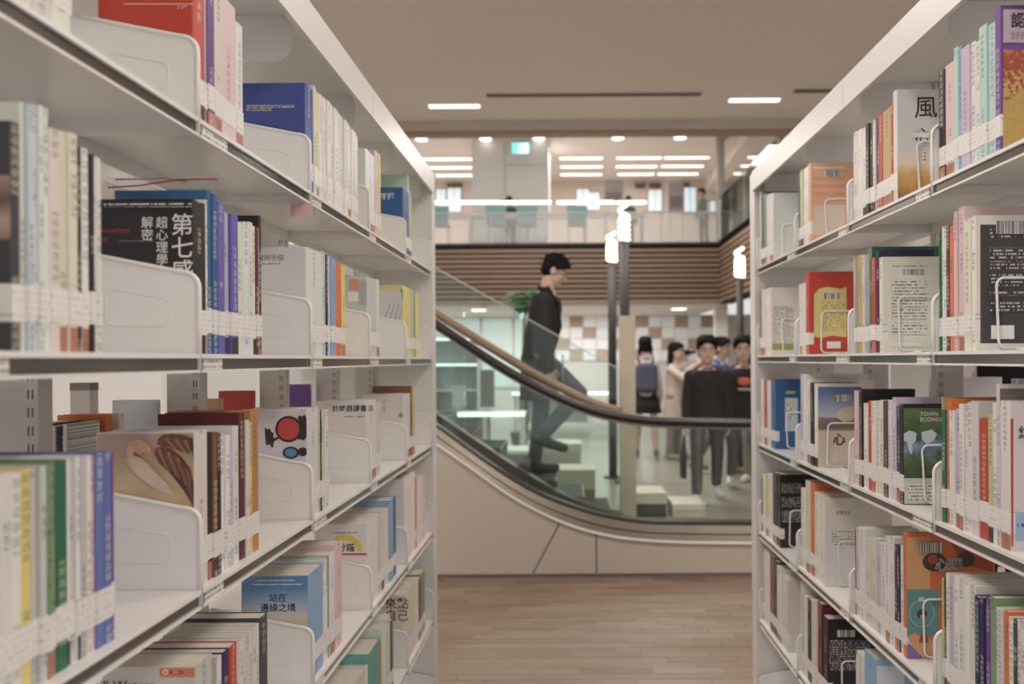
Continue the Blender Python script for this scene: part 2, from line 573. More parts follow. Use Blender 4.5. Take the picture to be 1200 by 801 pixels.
def make_bookcase(sx, x0, YS, yend, label):
    """sx=-1: stands left of the aisle, sx=+1: right; x0 = distance of its face from the camera axis"""
    ox = sx * x0
    root = thing('bookcase', label, 'bookcase', (ox, yend, 0))

    def xr(a, b):                                   # a, b = depth behind the face -> sorted local x
        p, q = sx * a, sx * b
        return (p, q) if p < q else (q, p)

    def L(yw):
        return yw - yend
    # end panel, canopy
    e = MB(); a, b = xr(-0.001, DB + 0.01); e.box(a, b, -0.075, 0.0, 0, 2.105)
    e.build('end_panel', STEEL, root)
    ys = [YS[0] - 0.4] + [YS[2], YS[4], yend - 0.07]
    for i in range(3):
        c = MB()
        a, b = xr(-0.010, 0.0); c.box(a, b, L(ys[i]) + 0.0015, L(ys[i + 1]) - 0.0015, 2.030, 2.104)
        a, b = xr(0.0, DB); c.box(a, b, L(ys[i]) + 0.0015, L(ys[i + 1]) - 0.0015, 2.092, 2.104)
        c.build('canopy', STEEL, root)
    # uprights with slots, canopy brackets
    for i, yy in enumerate(YS):
        if yy > yend - 0.1:
            yy = yend - 0.092
        u = MB(); a, b = xr(D1 + 0.002, D1 + 0.068); u.box(a, b, L(yy) - 0.016, L(yy) + 0.016, 0.0, 2.09)
        up = u.build('upright', GREYST, root)
        s = MB()
        for zz in range(16, 84):
            z = zz * 0.025
            for q in (0.008, 0.014):
                a, b = xr(D1 + q, D1 + q + 0.002)
                s.box(a, b, L(yy) - 0.0166, L(yy) - 0.016, z, z + 0.013)
        tag(s.build('slot', SLOT, up), kind='stuff')
        k = MB()
        pts = [(0.035, 2.091), (0.035, 2.035)]
        for q in range(1, 6):
            t = PI / 2 * q / 6
            pts.append((0.075 - 0.04 * math.cos(t), 2.035 - 0.037 * math.sin(t)))
        pts += [(0.075, 1.998), (D1, 1.998), (D1, 2.091)]
        k.prism([(sx * p[0], p[1]) for p in pts], 'y', L(yy) - 0.0012, L(yy) + 0.0012)
        k.build('canopy_bracket', STEEL, root)
    # shelves (front and rear face), channel strips, price cards, brackets
    pm = plate_mesh(sx).mesh('shelf_bracket', STEEL_E)
    rm = plate_rim(sx).mesh('rim', STEEL_E, smooth=True)
    bm_ = plate_boss(sx).mesh('embossed_loop', STEEL_E, smooth=True)
    shelf_meshes = {}
    for r in range(1, 7):
        z = TOP[r]
        for i in range(len(YS) - 1):
            y0, y1 = YS[i] + 0.003, min(YS[i + 1] - 0.003, yend - 0.078)
            key = (round(y1 - y0, 4))
            if key not in shelf_meshes:
                n = y1 - y0
                m1 = MB(); a, b = xr(0.0, D1); m1.box(a, b, 0, n, -0.004, 0.0)
                a, b = xr(0.0, 0.0025); m1.box(a, b, 0, n, -0.0062, -0.004)
                a, b = xr(0.0, 0.006); m1.box(a, b, 0, n, -0.0262, -0.0225)
                a, b = xr(D1 - 0.004, D1); m1.box(a, b, 0, n, -0.028, -0.004)
                m2 = MB(); a, b = xr(0.0045, 0.006); m2.box(a, b, 0, n, -0.0225, -0.0062)
                a, b = xr(D1 + 0.072, DB); m3 = MB().box(a, b, 0, n, -0.026, 0.0)
                shelf_meshes[key] = (m1.mesh('shelf', STEEL_E), m2.mesh('label_channel', STRIP), m3.mesh('rear_shelf', STEEL))
            ms = shelf_meshes[key]
            sh = bpy.data.objects.new('shelf', ms[0]); C.objects.link(sh); sh.parent = root; sh.location = (0, L(y0), z)
            ch = bpy.data.objects.new('label_channel', ms[1]); C.objects.link(ch); ch.parent = sh
            if i >= 1:
                cl = 0.062 if (r + i) % 3 else 0.085
                a, b = xr(0.003, 0.0042)
                MB().box(a, b, 0.012, 0.012 + cl, -0.022, -0.0065).build('label_card', CARD, sh)
            rs = bpy.data.objects.new('rear_shelf', ms[2]); C.objects.link(rs); rs.parent = root; rs.location = (0, L(y0), z)
        for i, yy in enumerate(YS):
            if yy > yend - 0.07:
                yy = yend - 0.085
            p = bpy.data.objects.new('shelf_bracket', pm); C.objects.link(p); p.parent = root; p.location = (sx * 0.002, L(yy), z)
            q = bpy.data.objects.new('rim', rm); C.objects.link(q); q.parent = p
            if sx < 0:
                q = bpy.data.objects.new('embossed_loop', bm_); C.objects.link(q); q.parent = p
    return root


case_left = make_bookcase(-1, A, YL, 3.135, 'white steel double-sided bookcase with sloping shelf brackets, left of the aisle')
case_right = make_bookcase(1, B, YR, 3.135, 'white steel double-sided bookcase with wire bookends on its shelves, right of the aisle')

# ================================================================== BOOKS
PAL = {
    'w': ((0.79, 0.77, 0.74), 'white'), 'o': ((0.74, 0.70, 0.62), 'off-white'), 'c': ((0.76, 0.71, 0.61), 'cream'),
    'g': ((0.40, 0.38, 0.37), 'grey'), 'lg': ((0.62, 0.60, 0.59), 'light grey'), 'k': ((0.03, 0.027, 0.027), 'black'),
    'dk': ((0.075, 0.07, 0.075), 'charcoal'), 'b': ((0.07, 0.10, 0.32), 'blue'), 'bs': ((0.045, 0.14, 0.33), 'steel blue'), 'bv': ((0.15, 0.20, 0.47), 'lavender blue'), 'lb': ((0.28, 0.45, 0.66), 'sky blue'),
    'pb': ((0.66, 0.71, 0.745), 'pale blue'), 'n': ((0.035, 0.035, 0.11), 'navy'), 'v': ((0.13, 0.13, 0.42), 'violet blue'),
    'p': ((0.17, 0.08, 0.30), 'purple'), 'l': ((0.60, 0.52, 0.66), 'lilac'), 'pk': ((0.76, 0.57, 0.59), 'pink'),
    'r': ((0.53, 0.075, 0.05), 'red'), 'oc': ((0.52, 0.27, 0.11), 'ochre'), 'or': ((0.74, 0.20, 0.08), 'orange red'), 't': ((0.58, 0.40, 0.19), 'tan'),
    'y': ((0.78, 0.68, 0.22), 'yellow'), 'yg': ((0.55, 0.60, 0.28), 'yellow green'), 'gr': ((0.24, 0.36, 0.20), 'moss green'),
    'dg': ((0.035, 0.16, 0.085), 'dark green'), 'tl': ((0.13, 0.38, 0.36), 'teal'), 'm': ((0.50, 0.66, 0.60), 'mint'),
    'br': ((0.22, 0.11, 0.07), 'brown'), 'ma': ((0.13, 0.025, 0.035), 'maroon'), 'pe': ((0.84, 0.50, 0.33), 'peach'),
}
SHELFNAME = {1: 'top shelf', 2: 'eye-level shelf', 3: 'third shelf', 4: 'fourth shelf', 5: 'fifth shelf'}
BAYNAME = {0: 'nearest bay', 1: 'second bay', 2: 'third bay', 3: 'fourth bay', 4: 'fifth bay'}
LASTBOOK = {}
BK = {}                                             # special books by key


def book_meshes(sx, t, h, w, rn):
    b, c = 0.0009, min(0.002, t * 0.25)
    T = t / 2
    out = [(-w, -T), (-c, -T), (-c * 0.3, -T + c * 0.35), (0, -T + c), (0, T - c), (-c * 0.3, T - c * 0.35), (-c, T), (-w, T),
           (-w, T - b), (-b * 1.5, T - b), (-b * 1.5, -T + b), (-w, -T + b)]
    f = -sx
    # spine sits at x = 0, the body runs away from the aisle
    pts = [(p[0] * f, p[1]) for p in out]
    cov = MB().prism(pts, 'z', 0.0, h)
    a, bb = sorted((f * (-w + 0.0025), f * (-b * 1.6)))
    pg = MB().box(a, bb, -T + b * 1.05, T - b * 1.05, 0.0006, h - 0.0016)
    a, bb = sorted((f * -0.013, f * 0.0005))
    z0 = 0.027 + rn * 0.004
    lab = MB().box(a, bb, -T - 0.00025, T + 0.00025, z0, z0 + 0.036)
    return cov, pg, lab


def add_book(side, row, ya, yb, h, code, label, key=None, group=None, w=None, x=None, z=None, call=True, lean=0.0):
    sx = -1 if side == 'L' else 1
    t = max(0.004, abs(yb - ya) - 0.0009)
    h = min(max(h, 0.145), 0.305)
    rn = RND.random()
    w = w or (min(0.158, 0.125 + 0.10 * (h - 0.16) + RND.uniform(-0.004, 0.006)) if h < 0.245 else 0.19)
    col, cname = PAL[code]
    cov, pg, lab = book_meshes(sx, t, h, w, rn)
    if x is None:
        x = sx * ((A if side == 'L' else B) + 0.012 + RND.uniform(-0.002, 0.003))
    o = bpy.data.objects.new('book', cov.mesh('book', COVER)); C.objects.link(o)
    o.location = (x, (ya + yb) / 2, TOP[row] if z is None else z)
    o.color = (*[min(1, max(0, v * RND.uniform(0.94, 1.05))) for v in col], 1)
    tag(o, label, 'book', group)
    pg.build('page_block', PAGES, o)
    if call:
        lab.build('call_number_label', CALL, o)
    o.rotation_euler.x = lean
    if key:
        BK[key] = (o, t, min(ya, yb), h, w)
    return o


SPECIAL = {
    'red': 'red hardback with thin white printed line, above the second bracket, top shelf left bookcase',
    'blue': 'blue book with two rows of yellow type on its cover, top shelf',
    'hand': 'steel blue book with white characters beside mint green book, far end of top shelf left',
    'dark': 'dark book standing at the near end of the eye-level shelf, left bookcase',
    'seven': 'black book with large white vertical Chinese title on its cover, eye-level shelf left',
    'manual': 'white manual with small grey title on its cover, eye-level shelf, left bookcase',
    'mix': 'light grey book with orange and yellow patches on its cover, eye-level shelf left',
    'yborder': 'yellow-bordered book with grey map lines on its cover, eye-level shelf left',
    'angel': 'cream book with a painted winged figure on its cover, third shelf left',
    'flower': 'white book with red disc and black leaves on its cover, third shelf left',
    'timer': 'white book with black Chinese title 計時器讀書法, third shelf left bookcase',
    'leaf': 'white book with green leaves at the foot of its cover, third shelf left',
    'still': 'grey book titled Still Waters with an orange label, fourth shelf left bookcase',
    'sky': 'sky blue book fading to orange with title 站在邊緣之境, fourth shelf left',
    'minute': 'white book with yellow arc round its title, fourth shelf left bookcase',
    'self': 'cream book with big brown brushed characters, fifth shelf left bookcase',
    'teal': 'teal book with orange book behind it, fifth shelf left bookcase',
    'know': 'purple book with red autumn leaves and black title, nearest end of top shelf right',
    'wind': 'white book with brushed character 風 and golden fields, top shelf right bookcase',
    'peach': 'peach book with faint printed bands on its cover, top shelf right bookcase',
    'blackback': 'large white-framed book with black printed back cover, eye-level shelf right bookcase',
    'textback': 'cream book with grey printed back cover, eye-level shelf right bookcase',
    'redback': 'red book with a yellow panel on its back cover, eye-level shelf right',
    'greenback': 'white book with green foot on its cover, far bay of eye-level shelf right',
    'big': 'big white book with red spine edge and black character, third shelf right bookcase',
    'gcov': 'tall light grey book with green picture at its top, third shelf right bookcase',
    'world': 'dark book with white world map over green cover, third shelf right bookcase',
    'desert': 'book with blue sky over sand dune cover and character 心, third shelf right',
    'bluebook': 'bright blue book with white panel on its cover, third shelf right bookcase',
    'psych': 'orange and teal illustrated book titled 心理, fourth shelf right bookcase',
    'whiteback': 'large white book with pale printed panel, third bay of fourth shelf right',
    'blackcov': 'black book with grey printed cover, far bay of fourth shelf right bookcase',
    'blackcov2': 'black book with barcode on its printed back cover, fifth shelf right bookcase',
    'bluecov': 'pale blue picture book at the foot of the fifth shelf, right bookcase',
    'bag1': 'purple book inside the clear zip bag, eye-level shelf left bookcase',
}


def bay(side, row, bay_i, start, entries):
    xs = (A if side == 'L' else B) + 0.012
    sgn = -1 if side == 'L' else 1

    def Yof(px):
        return F * xs / (sgn * (px - VX))
    Yc = YL[bay_i + 1] if side == 'L' and bay_i > 0 else (YR[bay_i + 3] if side == 'R' else None)
    prev = Yof(start)
    if Yc is not None:                              # first book stands against its bracket
        prev = Yc + 0.005 if side == 'L' else Yc - 0.005
    n = len(entries)
    made = []
    LASTBOOK[(side, row, bay_i)] = None
    group = "books on the %s bookcase's %s" % ('left' if side == 'L' else 'right', SHELFNAME[row])
    for i, e in enumerate(entries):
        px, top, code = e[:3]
        key = e[3] if len(e) > 3 else None
        Y = Yof(px)
        if side == 'L':
            Y = max(Y, prev + 0.0055)
        else:
            Y = min(Y, prev - 0.0055)
        near = prev if side == 'L' else Y
        h = top if top < 1 else EYE + (VY - top) * near / F - TOP[row]
        # counted from the end that can be seen
        k = i if (side == 'R' or bay_i > 0) else n - 1 - i
        end = 'far end' if (side == 'R' or bay_i == 0) else 'near end'
        cname = PAL[code][1]
        label = SPECIAL.get(key) or '%s book, %s from the %s, %s, %s, %s bookcase' % (
            cname, ORD[k], end, BAYNAME[bay_i], SHELFNAME[row], 'left' if side == 'L' else 'right')
        o = add_book(side, row, prev, Y, h, code, label, key, group)
        prev = Y
        made.append(o); LASTBOOK[(side, row, bay_i)] = o
    return made


# ---- left bookcase: (right edge of spine in the photo, top of the book, colour, key)
bay('L', 1, 0, -60, [(-30, .21, 'w'), (0, .2, 'w'), (18, .19, 'lg'), (40, .2, 'w'), (63, .2, 'o'), (87, .2, 'w')])
bay('L', 1, 1, 237, [(241, .235, 'r', 'red'), (245, .23, 'g'), (253, .235, 'p'), (262, .225, 'c'), (280, .22, 'pk'), (288, 22, 'w')])
bay('L', 1, 2, 366, [(369, 95, 'b', 'blue'), (372, 98, 'pb'), (377, 103, 'y'), (381, 107, 'w'), (385, 111, 'w'), (389, 115, 'w'), (393, 119, 'w'),
                     (397, 124, 'w'), (401, 129, 'w'), (405, 133, 'w'), (409, 138, 'o'), (413, 143, 'w'), (418, 149, 'w'), (421, 155, 'c')])
bay('L', 1, 3, 437, [(440, 172, 'w'), (443, 174, 'pk'), (445, 176, 'o'), (447, 178, 'y')])
bay('L', 1, 4, 478, [(480, 218, 'bs', 'hand'), (481.5, 203, 'm'), (484, 222, 'yg')])
bay('L', 2, 0, 17, [(28, 137, 'dk', 'dark'), (33, 115, 'w'), (40, 117, 'pb'), (46, 118, 'pb'), (52, 119, 'w'), (58, 122, 'w'), (70, 145, 'o'),
                    (81, 148, 'c'), (92, 150, 'c'), (98, 166, 'k'), (107, 168, 'w'), (112, 176, 'k'), (117, 178, 'w'), (122, 181, 'w')])
bay('L', 2, 1, 237, [(243, 230, 'k', 'seven'), (245.5, 231, 'w'), (250, 220, 'bs'), (255, 224, 'bs'), (264, 233, 'v', 'bag1'), (271, 245, 'l'), (279, 248, 'v'),
                     (286, 257, 'c'), (292, 257, 'pb'), (297, 257, 'w'), (300, 262, 'w'), (303, 263, 'ma'), (305, 264, 'w'), (308, 250, 'k')])
bay('L', 2, 2, 369, [(378, 287, 'w', 'manual'), (381, 292, 'pb'), (383, 293, 'lg'), (385, 296, 'k'), (388, 298, 'w'), (393, 300, 'lb'), (401, 304, 'or'), (405, 308, 'y')])
bay('L', 2, 3, 437, [(441, 322, 'lg', 'mix'), (445, 325, 'w')])
bay('L', 2, 4, 478, [(481, 333, 'y', 'yborder'), (485, 337, 'm'), (487, 340, 'br'), (490, 341, 'y')])
bay('L', 3, 0, -90, [(-60, .2, 'w'), (-30, .2, 'lg'), (0, .2, 'w'), (14, 552, 'w'), (27, 550, 'w'), (38, 546, 'y'), (46, 543, 'lg'), (53, 542, 'lg'), (59, 541, 'gr'),
                     (65, 539, 'gr'), (79, 537, 'dg'), (84, 534, 'w'), (89, 533, 'lg'), (94, 532, 'w'), (100, 531, 'lg'), (105, 530, 'w'), (111, 530, 'pk'),
                     (120, 528, 'bv'), (129, 527, 'bv'), (131, 527, 'p')])
bay('L', 3, 1, 237, [(243, 503, 'c', 'angel'), (248, 504, 'k'), (253, 504, 'br'), (258, 505, 'k'), (263, 506, 'w'), (268, 507, 'w'), (274, 508, 'l'), (281, 497, 'w'),
                     (288, 482, 'ma'), (292, 490, 'w'), (295, 492, 'y'), (304, 479, 'oc')])
bay('L', 3, 2, 369, [(373, 477, 'w', 'flower'), (375.5, 478, 'yg'), (377, 478, 'k'), (380, 478, 'w'), (384, 478, 'c')])
bay('L', 3, 3, 438, [(441, 468, 'w', 'timer'), (445, 470, 'c')])
bay('L', 3, 4, 479, [(481, 461, 'w', 'leaf'), (483, 451, 'br'), (485, 452, 'y')])
bay('L', 4, 1, 237, [(247, 778, 'lg', 'still'), (250, 774, 'yg'), (254, 771, 'g'), (259, 768, 'w'), (266, 762, 'n'), (275, 756, 'r'), (279, 752, 'w'), (283, 748, 'w'),
                     (287, 744, 'w'), (291, 741, 'o'), (295, 738, 'w'), (299, 734, 'o'), (303, 730, 'w'), (312, 722, 'dk')])
bay('L', 4, 2, 369, [(377, 672, 'lb', 'sky'), (379, 668, 'w'), (382, 655, 'w'), (385, 652, 'gr'), (391, 648, 'w'), (399, 637, 'pk')])
bay('L', 4, 3, 438, [(442, 612, 'w', 'minute'), (446, 607, 'o'), (450, 602, 'w'), (455, 597, 'c'), (459, 585, 'lb'), (463, 583, 'bs')])
bay('L', 4, 4, 481, [(485, 560, 'w'), (488, 559, 'or'), (493, 558, 'w'), (497, 560, 'pk')])
bay('L', 5, 2, 405, [(425, .19, 'c'), (433, .185, 'w')])
bay('L', 5, 3, 440, [(443, 765, 'tl', 'teal'), (446, 753, 'or'), (450, 735, 'w'), (455, 724, 'w'), (458, 726, 'dk')])
bay('L', 5, 4, 482, [(485, 696, 'c', 'self'), (489, 680, 'w'), (492, 678, 'br'), (497, 672, 'gr')])
# ---- right bookcase, counted from each bay's far bracket
bay('R', 1, 0, 1097, [(1108, 83, 'k'), (1119, 73, 'pk'), (1124, 57, 'm'), (1128, 56, 'lb'), (1138, 54, 'l'), (1144, 50, 'w'), (1150, 49, 'w'), (1159, 30, 'm'),
                      (1168, 27, 'm'), (1175, 9, 'p', 'know')])
bay('R', 1, 1, 991, [(996, 160, 'w'), (1001, 158, 'w'), (1006, 155, 'w'), (1011, 152, 'w'), (1016, 150, 'w'), (1020, 146, 'k'), (1024, 144, 'k'), (1027, 142, 'w'),
                     (1031, 138, 'dk'), (1036, 134, 'r'), (1046, 127, 't'), (1049, 124, 'r'), (1054, 107, 'w', 'wind')])
bay('R', 1, 2, 930, [(936, 205, 'bs'), (939, 203, 'w'), (942, 200, 'yg'), (945, 198, 'w'), (949, 195, 'w'), (952, 192, 'pe', 'peach')])
bay('R', 1, 3, 890, [(893, 226, 'w'), (896, 226, 'n'), (899, 227, 'gr'), (903, 228, 'w'), (907, 227, 'w')])
bay('R', 2, 0, 1091, [(1097, 272, 'dg'), (1102, 270, 'gr'), (1106, 268, 'w'), (1110, 268, 'w'), (1114, 266, 'dk'), (1119, 266, 'or'), (1123, 250, 'pk'), (1130, 244, 'pk'),
                      (1138, 258, 'c'), (1143, 255, 'w', 'blackback')])
bay('R', 2, 1, 992, [(996, 305, 'pb'), (1000, 304, 'w'), (1005, 302, 'g'), (1010, 300, 't'), (1014, 300, 'lg'), (1019, 300, 'g'), (1022, 291, 'dg'), (1027, 303, 'r'),
                     (1030, 295, 'n'), (1034, 303, 'c', 'textback')])
bay('R', 2, 2, 930, [(935, 335, 'w'), (940, 334, 'w'), (944, 332, 'w'), (948, 320, 'r', 'redback')])
bay('R', 2, 3, 890, [(893, 342, 'br'), (897, 340, 'w'), (900, 340, 'c'), (904, 338, 'w', 'greenback')])
bay('R', 3, 0, 1096, [(1101, 468, 't'), (1107, 483, 'dg'), (1112, 470, 'or'), (1118, 484, 'w'), (1124, 482, 'l'), (1129, 476, 'w'), (1133, 482, 'w'), (1138, 474, 'c'),
                      (1146, 473, 'lg'), (1157, 494, 'r'), (1163, 488, 'yg'), (1168, 475, 'w'), (1172, 453, 'lg', 'gcov'), (1184, 473, 'w', 'big')])
bay('R', 3, 1, 1002, [(1006, 460, 'pk'), (1010, 458, 'k'), (1016, 475, 'w'), (1021, 472, 'r'), (1026, 472, 'w'), (1030, 472, 'c'), (1034, 471, 'c'), (1040, 472, 'dk'),
                      (1044, 471, 'w'), (1048, 468, 'l'), (1053, 478, 'dk'), (1058, 476, 'k', 'world')])
bay('R', 3, 2, 938, [(941, 440, 'l'), (944, 440, 'w'), (949, 446, 'w'), (953, 450, 'k'), (957, 451, 'w', 'desert')])
bay('R', 3, 3, 886, [(891, 445, 'dk'), (895, 445, 'w'), (899, 446, 'r'), (903, 447, 'w'), (908, 447, 'bs', 'bluebook')])
bay('R', 4, 0, 1091, [(1095, 680, 'yg'), (1105, 680, 'dk'), (1110, 676, 'w'), (1116, 677, 'l'), (1122, 679, 'w'), (1128, 682, 'w'), (1134, 686, 'w'), (1140, 690, 'w'),
                      (1146, 703, 'n'), (1151, 703, 'n'), (1156, 704, 'p'), (1163, 704, 'gr'), (1168, 716, 'o'), (1173, 718, 'w'), (1178, 720, 'or'), (1184, 728, 'w'),
                      (1189, 730, 'dk'), (1193, 730, 'w'), (1200, 733, 'w')])
bay('R', 4, 1, 996, [(1000, 622, 'dk'), (1006, 622, 'pk'), (1013, 622, 'w'), (1018, 634, 'c'), (1024, 634, 'c'), (1030, 639, 'l'), (1036, 640, 'w'), (1041, 632, 'w'),
                     (1046, 632, 'w'), (1049, 641, 'ma'), (1052, 641, 'n'), (1056, 642, 'w'), (1060, 627, 'or', 'psych')])
bay('R', 4, 2, 930, [(938, 575, 'p'), (943, 575, 'c'), (948, 566, 'o'), (953, 568, 'or'), (958, 580, 'w'), (965, 585, 'w', 'whiteback')])
bay('R', 4, 3, 888, [(892, 560, 'dk'), (896, 558, 'w'), (900, 560, 'y'), (905, 558, 'w'), (910, 556, 'dk'), (914, 557, 'k', 'blackcov')])
bay('R', 5, 1, 992, [(1000, 770, 'w'), (1010, 772, 'w'), (1024, 775, 'lb', 'bluecov')])
bay('R', 5, 2, 931, [(935, 684, 'w'), (940, 700, 'yg'), (944, 702, 'w'), (948, 705, 'k'), (953, 707, 'c'), (957, 708, 'pk'), (962, 710, 'ma'), (968, 727, 'k', 'blackcov2')])
bay('R', 5, 3, 889, [(894, 650, 'pk'), (900, 650, 'w'), (905, 655, 'br'), (909, 660, 'dk'), (914, 668, 'w'), (921, 681, 'w')])

# books of the rear faces, seen through the gaps above the third shelf
for (xb, ya, yb, h, code, lab) in (
        (-0.80, 1.405, 1.425, 0.226, 'or', 'orange book on the rear side of the left bookcase, nearest of its row'),
        (-0.80, 1.445, 1.465, 0.225, 'c', 'cream book beside the orange one, rear side of the left bookcase'),
        (-0.80, 1.575, 1.595, 0.243, 'pb', 'pale blue book standing on the rear side of the left bookcase'),
        (-0.80, 2.055, 2.08, 0.2425, 'r', 'red book on the rear side of the left bookcase'),
        (-0.80, 1.865, 1.886, 0.2316, 't', 'tan book on the rear side of the left bookcase, nearer than the red book'),
        (-0.80, 2.512, 2.533, 0.245, 'p', 'purple book on the rear side of the left bookcase, third gap')):
    add_book('L', 3, ya, yb, h, code, lab, group='books on the rear side of the left bookcase', x=xb, call=False, w=0.085)
for i, code in enumerate(('c', 'k', 'w', 'k', 'c', 'k', 'w')):
    o = add_book('L', 3, -0.0044, 0.0044, 0.218 - 0.002 * (i % 3), code, '%s thin book, %s in the outward row, rear of the left bookcase' % (PAL[code][1], ORD[i]),
                 group='books on the rear side of the left bookcase', x=0, call=False, w=0.09)
    o.rotation_euler = (0, 0, -PI / 2)
    o.location = (-0.862 + 0.0092 * i, 1.30, TOP[3])
for (xb, ya, yb, h, code, lab) in (
        (1.0, 1.62, 1.645, 0.262, 'br', 'brown book on the rear side of the right bookcase, beside the dark-haired person'),
        (1.0, 1.66, 1.68, 0.258, 'k', 'black book on the rear side of the right bookcase, next to the brown one'),
        (1.0, 1.80, 1.83, 0.268, 'l', 'lilac book on the rear side of the right bookcase, behind the world map book'),
        (1.0, 2.22, 2.25, 0.262, 'w', 'white book on the rear side of the right bookcase, behind the dune book')):
    add_book('R', 3, ya, yb, h, code, lab, group='books on the rear side of the right bookcase', x=xb, call=False)


# ---- printed fronts: thin prints proud of the covers that face the reader
LIFT = {}


def _lift(key):
    LIFT[key] = LIFT.get(key, 0) + 1
    return LIFT[key] * 0.00022


def loc_px(key, px, py):
    o, t, yf, h, w = BK[key]
    p = W(px, py, yf)
    return (p.x - o.location.x, p.z - o.location.z)


def dpoly(key, pts, m, name='cover_print', clip=True):
    o, t, yf, h, w = BK[key]
    q = [loc_px(key, *p) for p in pts]
    sx = -1 if o.location.x < 0 else 1
    lo, hi = (-w + 0.001, -0.001) if sx < 0 else (0.001, w - 0.001)
    if clip:
        q = [(min(max(a, lo), hi), min(max(b, 0.002), h - 0.002)) for a, b in q]
    d = _lift(key)
    return MB().prism(q, 'y', -t / 2 - d - 0.0002, -t / 2 - d + 0.00025).build(name, m, o)


def drect(key, x0, y0, x1, y1, m, name='cover_print'):
    return dpoly(key, [(x0, y0), (x1, y0), (x1, y1), (x0, y1)], m, name)


def dell(key, cx, cy, rx, ry, m, n=28, name='cover_print', a0=0, a1=360):
    return dpoly(key, [(cx + rx * math.cos(math.radians(a0 + (a1 - a0) * k / n)), cy + ry * math.sin(math.radians(a0 + (a1 - a0) * k / n))) for k in range(n)], m, name)


def dtext(key, body, px, py, size_px, m, bold=0.02, spacing=1.0, name='title'):
    """px, py: left end of the first baseline; size in photo pixels"""
    o, t, yf, h, w = BK[key]
    x, z = loc_px(key, px, py)
    s = size_px * yf / F
    vs, fs = text_mesh(body, s, bold * s, spacing)
    d = _lift(key)
    mb = MB(); mb.add([(a + x, -t / 2 - d - 0.0003, c + z) for a, b, c in vs], fs)
    return mb.build(name, m, o)


INK = flat((0.04, 0.035, 0.035)); WHITEINK = flat((0.80, 0.78, 0.75)); REDINK = flat((0.52, 0.07, 0.04)); GREYINK = flat((0.30, 0.28, 0.27))
# left
drect('red', 145, 4.2, 231, 5.0, WHITEINK); drect('red', 206, 7, 219, 11, rows_material('small_white_type', (0.50, 0.06, 0.05), (0.75, 0.7, 0.65), 0.003, 'x', 0.5, 0.4, 500))
drect('blue', 288, 123, 345, 126, rows_material('yellow_type', (0.07, 0.10, 0.32), (0.75, 0.66, 0.25), 0.004, 'x', 0.42, 0.4, 420))
drect('blue', 288, 127.5, 318, 130, MATS.get('x') or bpy.data.materials['yellow_type'])
dtext('hand', '不懂', 446, 233, 8, WHITEINK, 0.03)
drect('dark', -30, 205, 14, 280, grad_material('portrait_print', [(0.0, (0.25, 0.14, 0.1)), (0.4, (0.5, 0.34, 0.27)), (0.6, (0.12, 0.08, 0.07)), (1.0, (0.4, 0.28, 0.22))], 2, 0.1, 0.17, 0.5, 30))
dtext('seven', '第\n七\n感', 200, 273, 27, WHITEINK, 0.006, 1.0)
dtext('seven', '超\n心\n理\n學', 182.5, 266, 14.5, WHITEINK, 0.006, 1.0)
dtext('seven', '解\n密', 165.5, 266, 14.5, WHITEINK, 0.006, 1.0)
dtext('seven', 'THE\nPREMONITION\nCODE', 108, 263, 6.6, REDINK, 0.0, 1.5)
drect('seven', 122, 238, 225, 242.5, rows_material('small_white_type_black', (0.022, 0.02, 0.021), (0.7, 0.68, 0.66), 0.0045, 'x', 0.42, 0.4, 330))
drect('seven', 140, 282, 180, 282.6, GREYINK)
dtext('manual', '說明手冊', 301, 305, 8, GREYINK, 0.01)
drect('manual', 305, 308, 328, 309.5, bpy.data.materials['printed_text'])
drect('mix', 409, 327, 420, 340, flat((0.75, 0.32, 0.2))); drect('mix', 420, 329, 438, 357, flat((0.45, 0.44, 0.44))); dell('mix', 430, 329, 4, 2, flat((0.75, 0.62, 0.1)))
drect('mix', 408, 342, 420, 353, WHITEINK)
drect('yborder', 444, 339, 476.5, 380, flat((0.66, 0.65, 0.63))); dpoly('yborder', [(469, 338), (477, 338), (477, 352)], flat((0.12, 0.26, 0.5)))
for k in range(4):
    dpoly('yborder', [(450 + 6 * k, 374), (451 + 6 * k, 374), (458 + 5 * k, 356), (457 + 5 * k, 356)], GREYINK)
ANG = grad_material('painted_picture', [(0.0, (0.42, 0.27, 0.17)), (0.35, (0.60, 0.44, 0.27)), (0.6, (0.66, 0.52, 0.33)), (0.8, (0.55, 0.44, 0.24)), (1.0, (0.50, 0.36, 0.30))], 2, 0.08, 0.2, 0.9, 16)
drect('angel', 108, 504, 236, 610, ANG)
WINGM = [grad_material('wing_paint_%d' % k, [(0.0, c0), (0.5, c1), (1.0, c0)], 2, 0.08, 0.2, 1.2, 90) for k, (c0, c1) in enumerate((
    ((0.16, 0.07, 0.05), (0.30, 0.15, 0.09)), ((0.24, 0.11, 0.07), (0.12, 0.05, 0.045)), ((0.40, 0.22, 0.11), (0.26, 0.12, 0.07))))]
dpoly('angel', [(184, 521), (185, 514), (191, 509), (201, 507), (214, 509), (226, 513), (235, 518), (235, 540), (226, 532), (214, 527), (200, 524)], WINGM[0])
dpoly('angel', [(181, 531), (183, 525), (190, 522), (200, 525), (212, 534), (223, 548), (231, 566), (235, 585), (235, 606), (226, 592), (215, 574), (204, 560), (196, 550), (187, 543)], WINGM[1])
for k in range(9):                                  # single flight feathers
    q = k / 8
    x0, y0 = 190 + 30 * q, 513 + 4 * q
    dpoly('angel', [(x0, y0), (x0 + 4, y0 - 1), (x0 + 15, y0 + 11 + 4 * q), (x0 + 13, y0 + 14 + 4 * q)], WINGM[(k + 1) % 3], 'feather')
